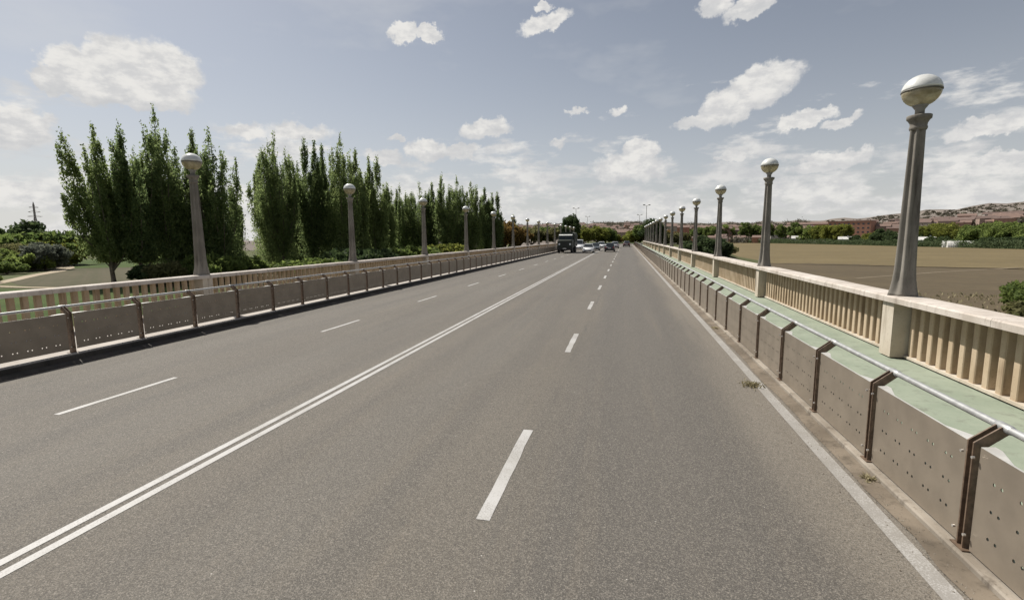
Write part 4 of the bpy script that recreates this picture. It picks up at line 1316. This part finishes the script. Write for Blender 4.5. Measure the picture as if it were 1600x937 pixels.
# ------------------------------------------------------------------ vehicles
def paintm(name, c, rough=.25):
    m, t = material(name)
    nz = t.noise(geopos(t), 2.0, 3)
    t.link(t.mix(t.ramp(nz, .3, .7), tuple(q * .9 for q in c) + (1,), tuple(q for q in c) + (1,)), t.p.inputs['Base Color'])
    t.p.inputs['Roughness'].default_value = rough
    t.p.inputs['Coat Weight'].default_value = .6
    return m
VM = dict(white=paintm('white car paint', (.78, .78, .77)), black=paintm('black car paint', (.018, .019, .024)), grey=paintm('grey car paint', (.10, .115, .125)),
          silver=paintm('silver car paint', (.48, .49, .50)), brown=paintm('dark red car paint', (.07, .035, .03)),
          glass=simple('car glass', (.02, .025, .028), .06), tyre=simple('tyre', (.02, .02, .02), .85), rim=simple('wheel rim', (.45, .45, .46), .35, .7),
          lens=simple('headlight lens', (.75, .76, .78), .1), red=simple('tail light', (.35, .02, .02), .2), plate=simple('plate', (.75, .75, .72), .5),
          trim=simple('black trim', (.02, .02, .02), .6), green=simple('dark green truck paint', (.020, .027, .017), .5), canvas=simple('truck canvas', (.034, .040, .028), .9, 0, .25, 3),
          visor=simple('pale visor', (.70, .70, .66), .4))
TYRE = MB(); TYRE.tube([(-.10, 0, 0), (-.09, 0, 0), (.09, 0, 0), (.10, 0, 0)], [.29, .32, .32, .29], 20); TYRE = TYRE.mesh('wheel', VM['tyre'])
RIM = MB(); RIM.tube([(-.108, 0, 0), (.108, 0, 0)], .20, 12); RIM = RIM.mesh('rim', VM['rim'])
def loft(mb, secs, smooth=True):
    n = len(secs[0][1])
    vs = [(p[0], y, p[1]) for y, s_ in secs for p in s_]
    fs = []
    for j in range(len(secs) - 1):
        for k in range(n):
            k2 = (k + 1) % n
            fs.append((j * n + k, j * n + k2, (j + 1) * n + k2, (j + 1) * n + k))
    fs.append(tuple(range(n - 1, -1, -1)))
    fs.append(tuple((len(secs) - 1) * n + k for k in range(n)))
    mb.add(vs, fs, smooth)
def body_sec(w_, zl, zh, r=.10):
    return [(-w_ + r, zl), (w_ - r, zl), (w_, zl + r), (w_, zh - r * 1.6), (w_ - r * 1.1, zh), (-w_ + r * 1.1, zh), (-w_, zh - r * 1.6), (-w_, zl + r)]
def car(x, y, face, mat, label, hatch=True, L=4.1, W_=1.74, H_=1.46, van=False, group='vehicles on the road'):
    # local: front towards -Y
    o = thing('van' if van else 'car', label, 'van' if van else 'car', (x, y, .006), 0 if face < 0 else math.pi, group)
    hw = W_ / 2
    mb = MB()
    hl, bl = L / 2, .80 if not van else 1.0
    loft(mb, [(-hl, body_sec(hw * .80, .30, .56, .08)), (-hl + .12, body_sec(hw * .92, .22, .68)), (-hl + .5, body_sec(hw * .98, .2, .78)), (-hl + 1.05, body_sec(hw, .2, bl + .04)),
              (0, body_sec(hw, .2, bl + .10)), (hl - .7, body_sec(hw, .2, bl + .12)), (hl - .18, body_sec(hw * .96, .24, bl + .10)), (hl, body_sec(hw * .86, .32, bl - .05, .08))])
    put('body', mb.mesh('body', VM[mat]), o)
    zb = bl + .05
    roof_f, roof_b = (-hl + 1.75, hl - .75) if hatch else (-hl + 1.75, hl - 1.3)
    ws_y, rw_y = -hl + 1.0, (hl - .22 if hatch else hl - .6)
    tw = hw * .76
    g = MB()
    loft(g, [(ws_y, body_sec(hw * .90, zb - .1, zb + .03, .05)), (roof_f, body_sec(tw, zb - .1, H_ - .02, .08)), ((roof_f + roof_b) / 2, body_sec(tw, zb - .1, H_, .08)), (roof_b, body_sec(tw, zb - .1, H_ - .03, .08)), (rw_y, body_sec(hw * .88, zb - .1, zb + .05, .05))])
    put('cabin', g.mesh('cabin', VM[mat]), o)
    def pane(name, pts):
        q = MB(); q.add(pts, [tuple(range(len(pts)))])
        n_ = (Vector(pts[1]) - Vector(pts[0])).cross(Vector(pts[2]) - Vector(pts[0])).normalized()
        cen = sum((Vector(p) for p in pts), Vector()) / len(pts)
        if n_.dot(cen - Vector((0, 0, .8))) < 0: n_ = -n_
        out = [tuple(Vector(p) + n_ * .03) for p in pts]
        q = MB(); m_ = len(pts)
        q.add([tuple(p) for p in pts] + out, [tuple(range(m_)), tuple(range(2 * m_ - 1, m_ - 1, -1))] + [(i, (i + 1) % m_, (i + 1) % m_ + m_, i + m_) for i in range(m_)])
        put(name, q.mesh(name, VM['glass']), o)
    def lerp(a, b, t_): return tuple(a[i] + (b[i] - a[i]) * t_ for i in range(3))
    def slope(name, ya, yb, wa, wb, za, zt):
        A, B = (-wa, ya, za), (wa, ya, za); C_, D = (wb, yb, zt), (-wb, yb, zt)
        pane(name, [lerp(A, D, .08), lerp(B, C_, .08), lerp(C_, B, .07), lerp(D, A, .07)])
    slope('windscreen', ws_y, roof_f, hw * .84, tw * .90, zb + .03, H_ - .03)
    slope('rear_window', rw_y, roof_b, hw * .80, tw * .86, zb + .06, H_ - .04)
    for s_ in (-1, 1):
        pane('side_window', [(s_ * (tw + .035), ws_y + .55, zb + .06), (s_ * (tw + .035), -.02, zb + .06), (s_ * tw, -.02, H_ - .14), (s_ * tw, roof_f + .08, H_ - .14)])
        pane('side_window', [(s_ * (tw + .035), .06, zb + .06), (s_ * (tw + .035), rw_y - .45, zb + .06), (s_ * tw, roof_b - .1, H_ - .14), (s_ * tw, .06, H_ - .14)])
        q = MB(); q.prism([(s_ * hw * .50, .60), (s_ * hw * .88, .62), (s_ * hw * .90, .74), (s_ * hw * .52, .70)], -hl + .02, -hl + .25)
        put('headlight', q.mesh('headlight', VM['lens']), o)
        q = MB(); q.prism([(s_ * hw * .60, .68), (s_ * hw * .88, .68), (s_ * hw * .90, .86), (s_ * hw * .66, .86)], hl - .2, hl + .02)
        put('tail_light', q.mesh('tail_light', VM['red']), o)
        q = MB(); a, b = sorted((s_ * (hw - .02), s_ * (hw + .17))); q.box(a, b, ws_y + .45, ws_y + .55, zb, zb + .14)
        put('mirror', q.mesh('mirror', VM[mat]), o)
        for wy in (-hl + .78, hl - .76):
            wl = put('wheel', TYRE, o, (s_ * (hw - .10), wy, .32))
            put('rim', RIM, wl)
    q = MB(); q.box(-hw * .62, hw * .62, -hl - .02, -hl + .1, .30, .44); put('grille', q.mesh('grille', VM['trim']), o)
    q = MB(); q.box(-.26, .26, -hl - .035, -hl - .015, .40, .51); put('number_plate', q.mesh('number_plate', VM['plate']), o)
    q = MB(); q.box(-hw * .8, hw * .8, hl - .05, hl + .03, .26, .40); put('rear_bumper', q.mesh('rear_bumper', VM['trim']), o)
    q = MB(); q.box(-.26, .26, hl + .0, hl + .02, .58, .69); put('number_plate', q.mesh('number_plate', VM['plate']), o)
    return o
car(-5.75, 80, -1, 'white', 'white hatchback facing the viewer in the oncoming lane beside the truck')
car(-9.15, 101, -1, 'white', 'white van half hidden behind the white hatchback', L=4.6, W_=1.9, H_=2.0, van=True)
car(-5.45, 93, -1, 'grey', 'dark grey car following the white hatchback', False, 4.4)
car(-5.2, 112, -1, 'white', 'farther white car in the oncoming lane behind the dark grey car', False, 4.4)
car(-2.55, 86, 1, 'black', 'black hatchback driving away beside the centre line', H_=1.5)
car(-2.2, 112, 1, 'silver', 'silver car just ahead of the black hatchback')
car(.35, 128, 1, 'brown', 'dark red car far ahead in the right lane', False, 4.4)
def truck(x, y):
    o = thing('truck', 'dark green canvas topped truck coming on beside the left barrier', 'truck', (x, y, .006), 0, 'vehicles on the road')
    mb = MB()
    loft(mb, [(-.35, body_sec(1.12, .95, 2.0, .12)), (-.25, body_sec(1.2, .75, 2.08, .12)), (1.2, body_sec(1.22, .75, 2.15, .12))], False)
    loft(mb, [(.75, body_sec(1.18, 1.9, 2.15, .06)), (.95, body_sec(1.14, 1.9, 2.92, .10)), (2.3, body_sec(1.14, 1.0, 2.98, .10))], False)
    put('cab', mb.mesh('cab', VM['green']), o)
    for s_ in (-1, 1):
        a, b = sorted((s_ * .06, s_ * 1.02))
        q = MB(); q.add([(a, .735, 2.18), (b, .735, 2.18), (b, .915, 2.80), (a, .915, 2.80), (a, .765, 2.16), (b, .765, 2.16), (b, .945, 2.80), (a, .945, 2.80)], [(0, 1, 2, 3), (7, 6, 5, 4), (0, 4, 5, 1), (3, 2, 6, 7), (0, 3, 7, 4), (1, 5, 6, 2)])
        put('windscreen', q.mesh('windscreen', VM['glass']), o)
        q = MB(); q.tube([(s_ * .86, -.40, 1.42), (s_ * .86, -.28, 1.42)], .14, 14); put('headlight', q.mesh('headlight', VM['lens']), o)
        q = MB(); q.prism([(s_ * .78, 1.02), (s_ * 1.24, .95), (s_ * 1.24, 1.25), (s_ * 1.0, 1.42), (s_ * .78, 1.42)], -.1, 1.15); put('mudguard', q.mesh('mudguard', VM['green']), o)
        q = MB(); a, b = sorted((s_ * 1.30, s_ * 1.48)); q.box(a, b, .8, .86, 2.1, 2.55); q.tube([(s_ * 1.1, .9, 2.5), (s_ * 1.4, .84, 2.5)], .02, 6); put('mirror', q.mesh('mirror', VM['trim']), o)
        q = MB(); a, b = sorted((s_ * 1.14, s_ * 1.165)); q.box(a, b, 1.1, 2.0, 2.15, 2.75); put('side_window', q.mesh('side_window', VM['glass']), o)
        for wy in (.5, 4.6, 5.9):
            q = MB(); q.tube([(s_ * .86, 0, 0), (s_ * .89, 0, 0), (s_ * 1.17, 0, 0), (s_ * 1.2, 0, 0)], [.46, .52, .52, .46], 22)
            wl = put('wheel', q.mesh('wheel', VM['tyre']), o, (0, wy, .52))
            q = MB(); q.tube([(s_ * 1.19, 0, 0), (s_ * 1.215, 0, 0)], .26, 14); put('rim', q.mesh('rim', VM['green']), wl)
    q = MB(); q.prism([(.70, 2.86), (.95, 2.96), (.95, 2.82), (.72, 2.72)], -1.08, 1.08, 'x'); put('visor', q.mesh('visor', VM['visor']), o)
    for k in range(7):
        q = MB(); q.box(-.62 + .19 * k, -.54 + .19 * k, -.385, -.30, 1.12, 1.86); put('grille_slat', q.mesh('grille_slat', VM['trim']), o)
    q = MB(); q.box(-1.22, 1.22, -.62, -.42, .62, .86); put('bumper', q.mesh('bumper', VM['trim']), o)
    q = MB(); q.box(-.28, .28, -.645, -.622, .68, .80); put('number_plate', q.mesh('number_plate', VM['plate']), o)
    q = MB(); q.box(-.45, -.30, .3, 7.2, .75, .98); q.box(.30, .45, .3, 7.2, .75, .98); q.box(-1.0, 1.0, .4, .6, .45, .6); q.box(-1, 1, 4.5, 6.0, .5, .62); put('chassis', q.mesh('chassis', VM['trim']), o)
    q = MB(); q.box(-1.28, 1.28, 2.42, 7.4, 1.0, 1.72); put('cargo_bed', q.mesh('cargo_bed', VM['green']), o)
    q = MB(); q.prism([(-1.27, 1.722), (1.27, 1.722), (1.30, 2.75), (1.18, 3.15), (.75, 3.34), (0, 3.40), (-.75, 3.34), (-1.18, 3.15), (-1.30, 2.75)], 2.45, 7.38); put('canvas_cover', q.mesh('canvas_cover', VM['canvas']), o)
truck(-9.35, 78)
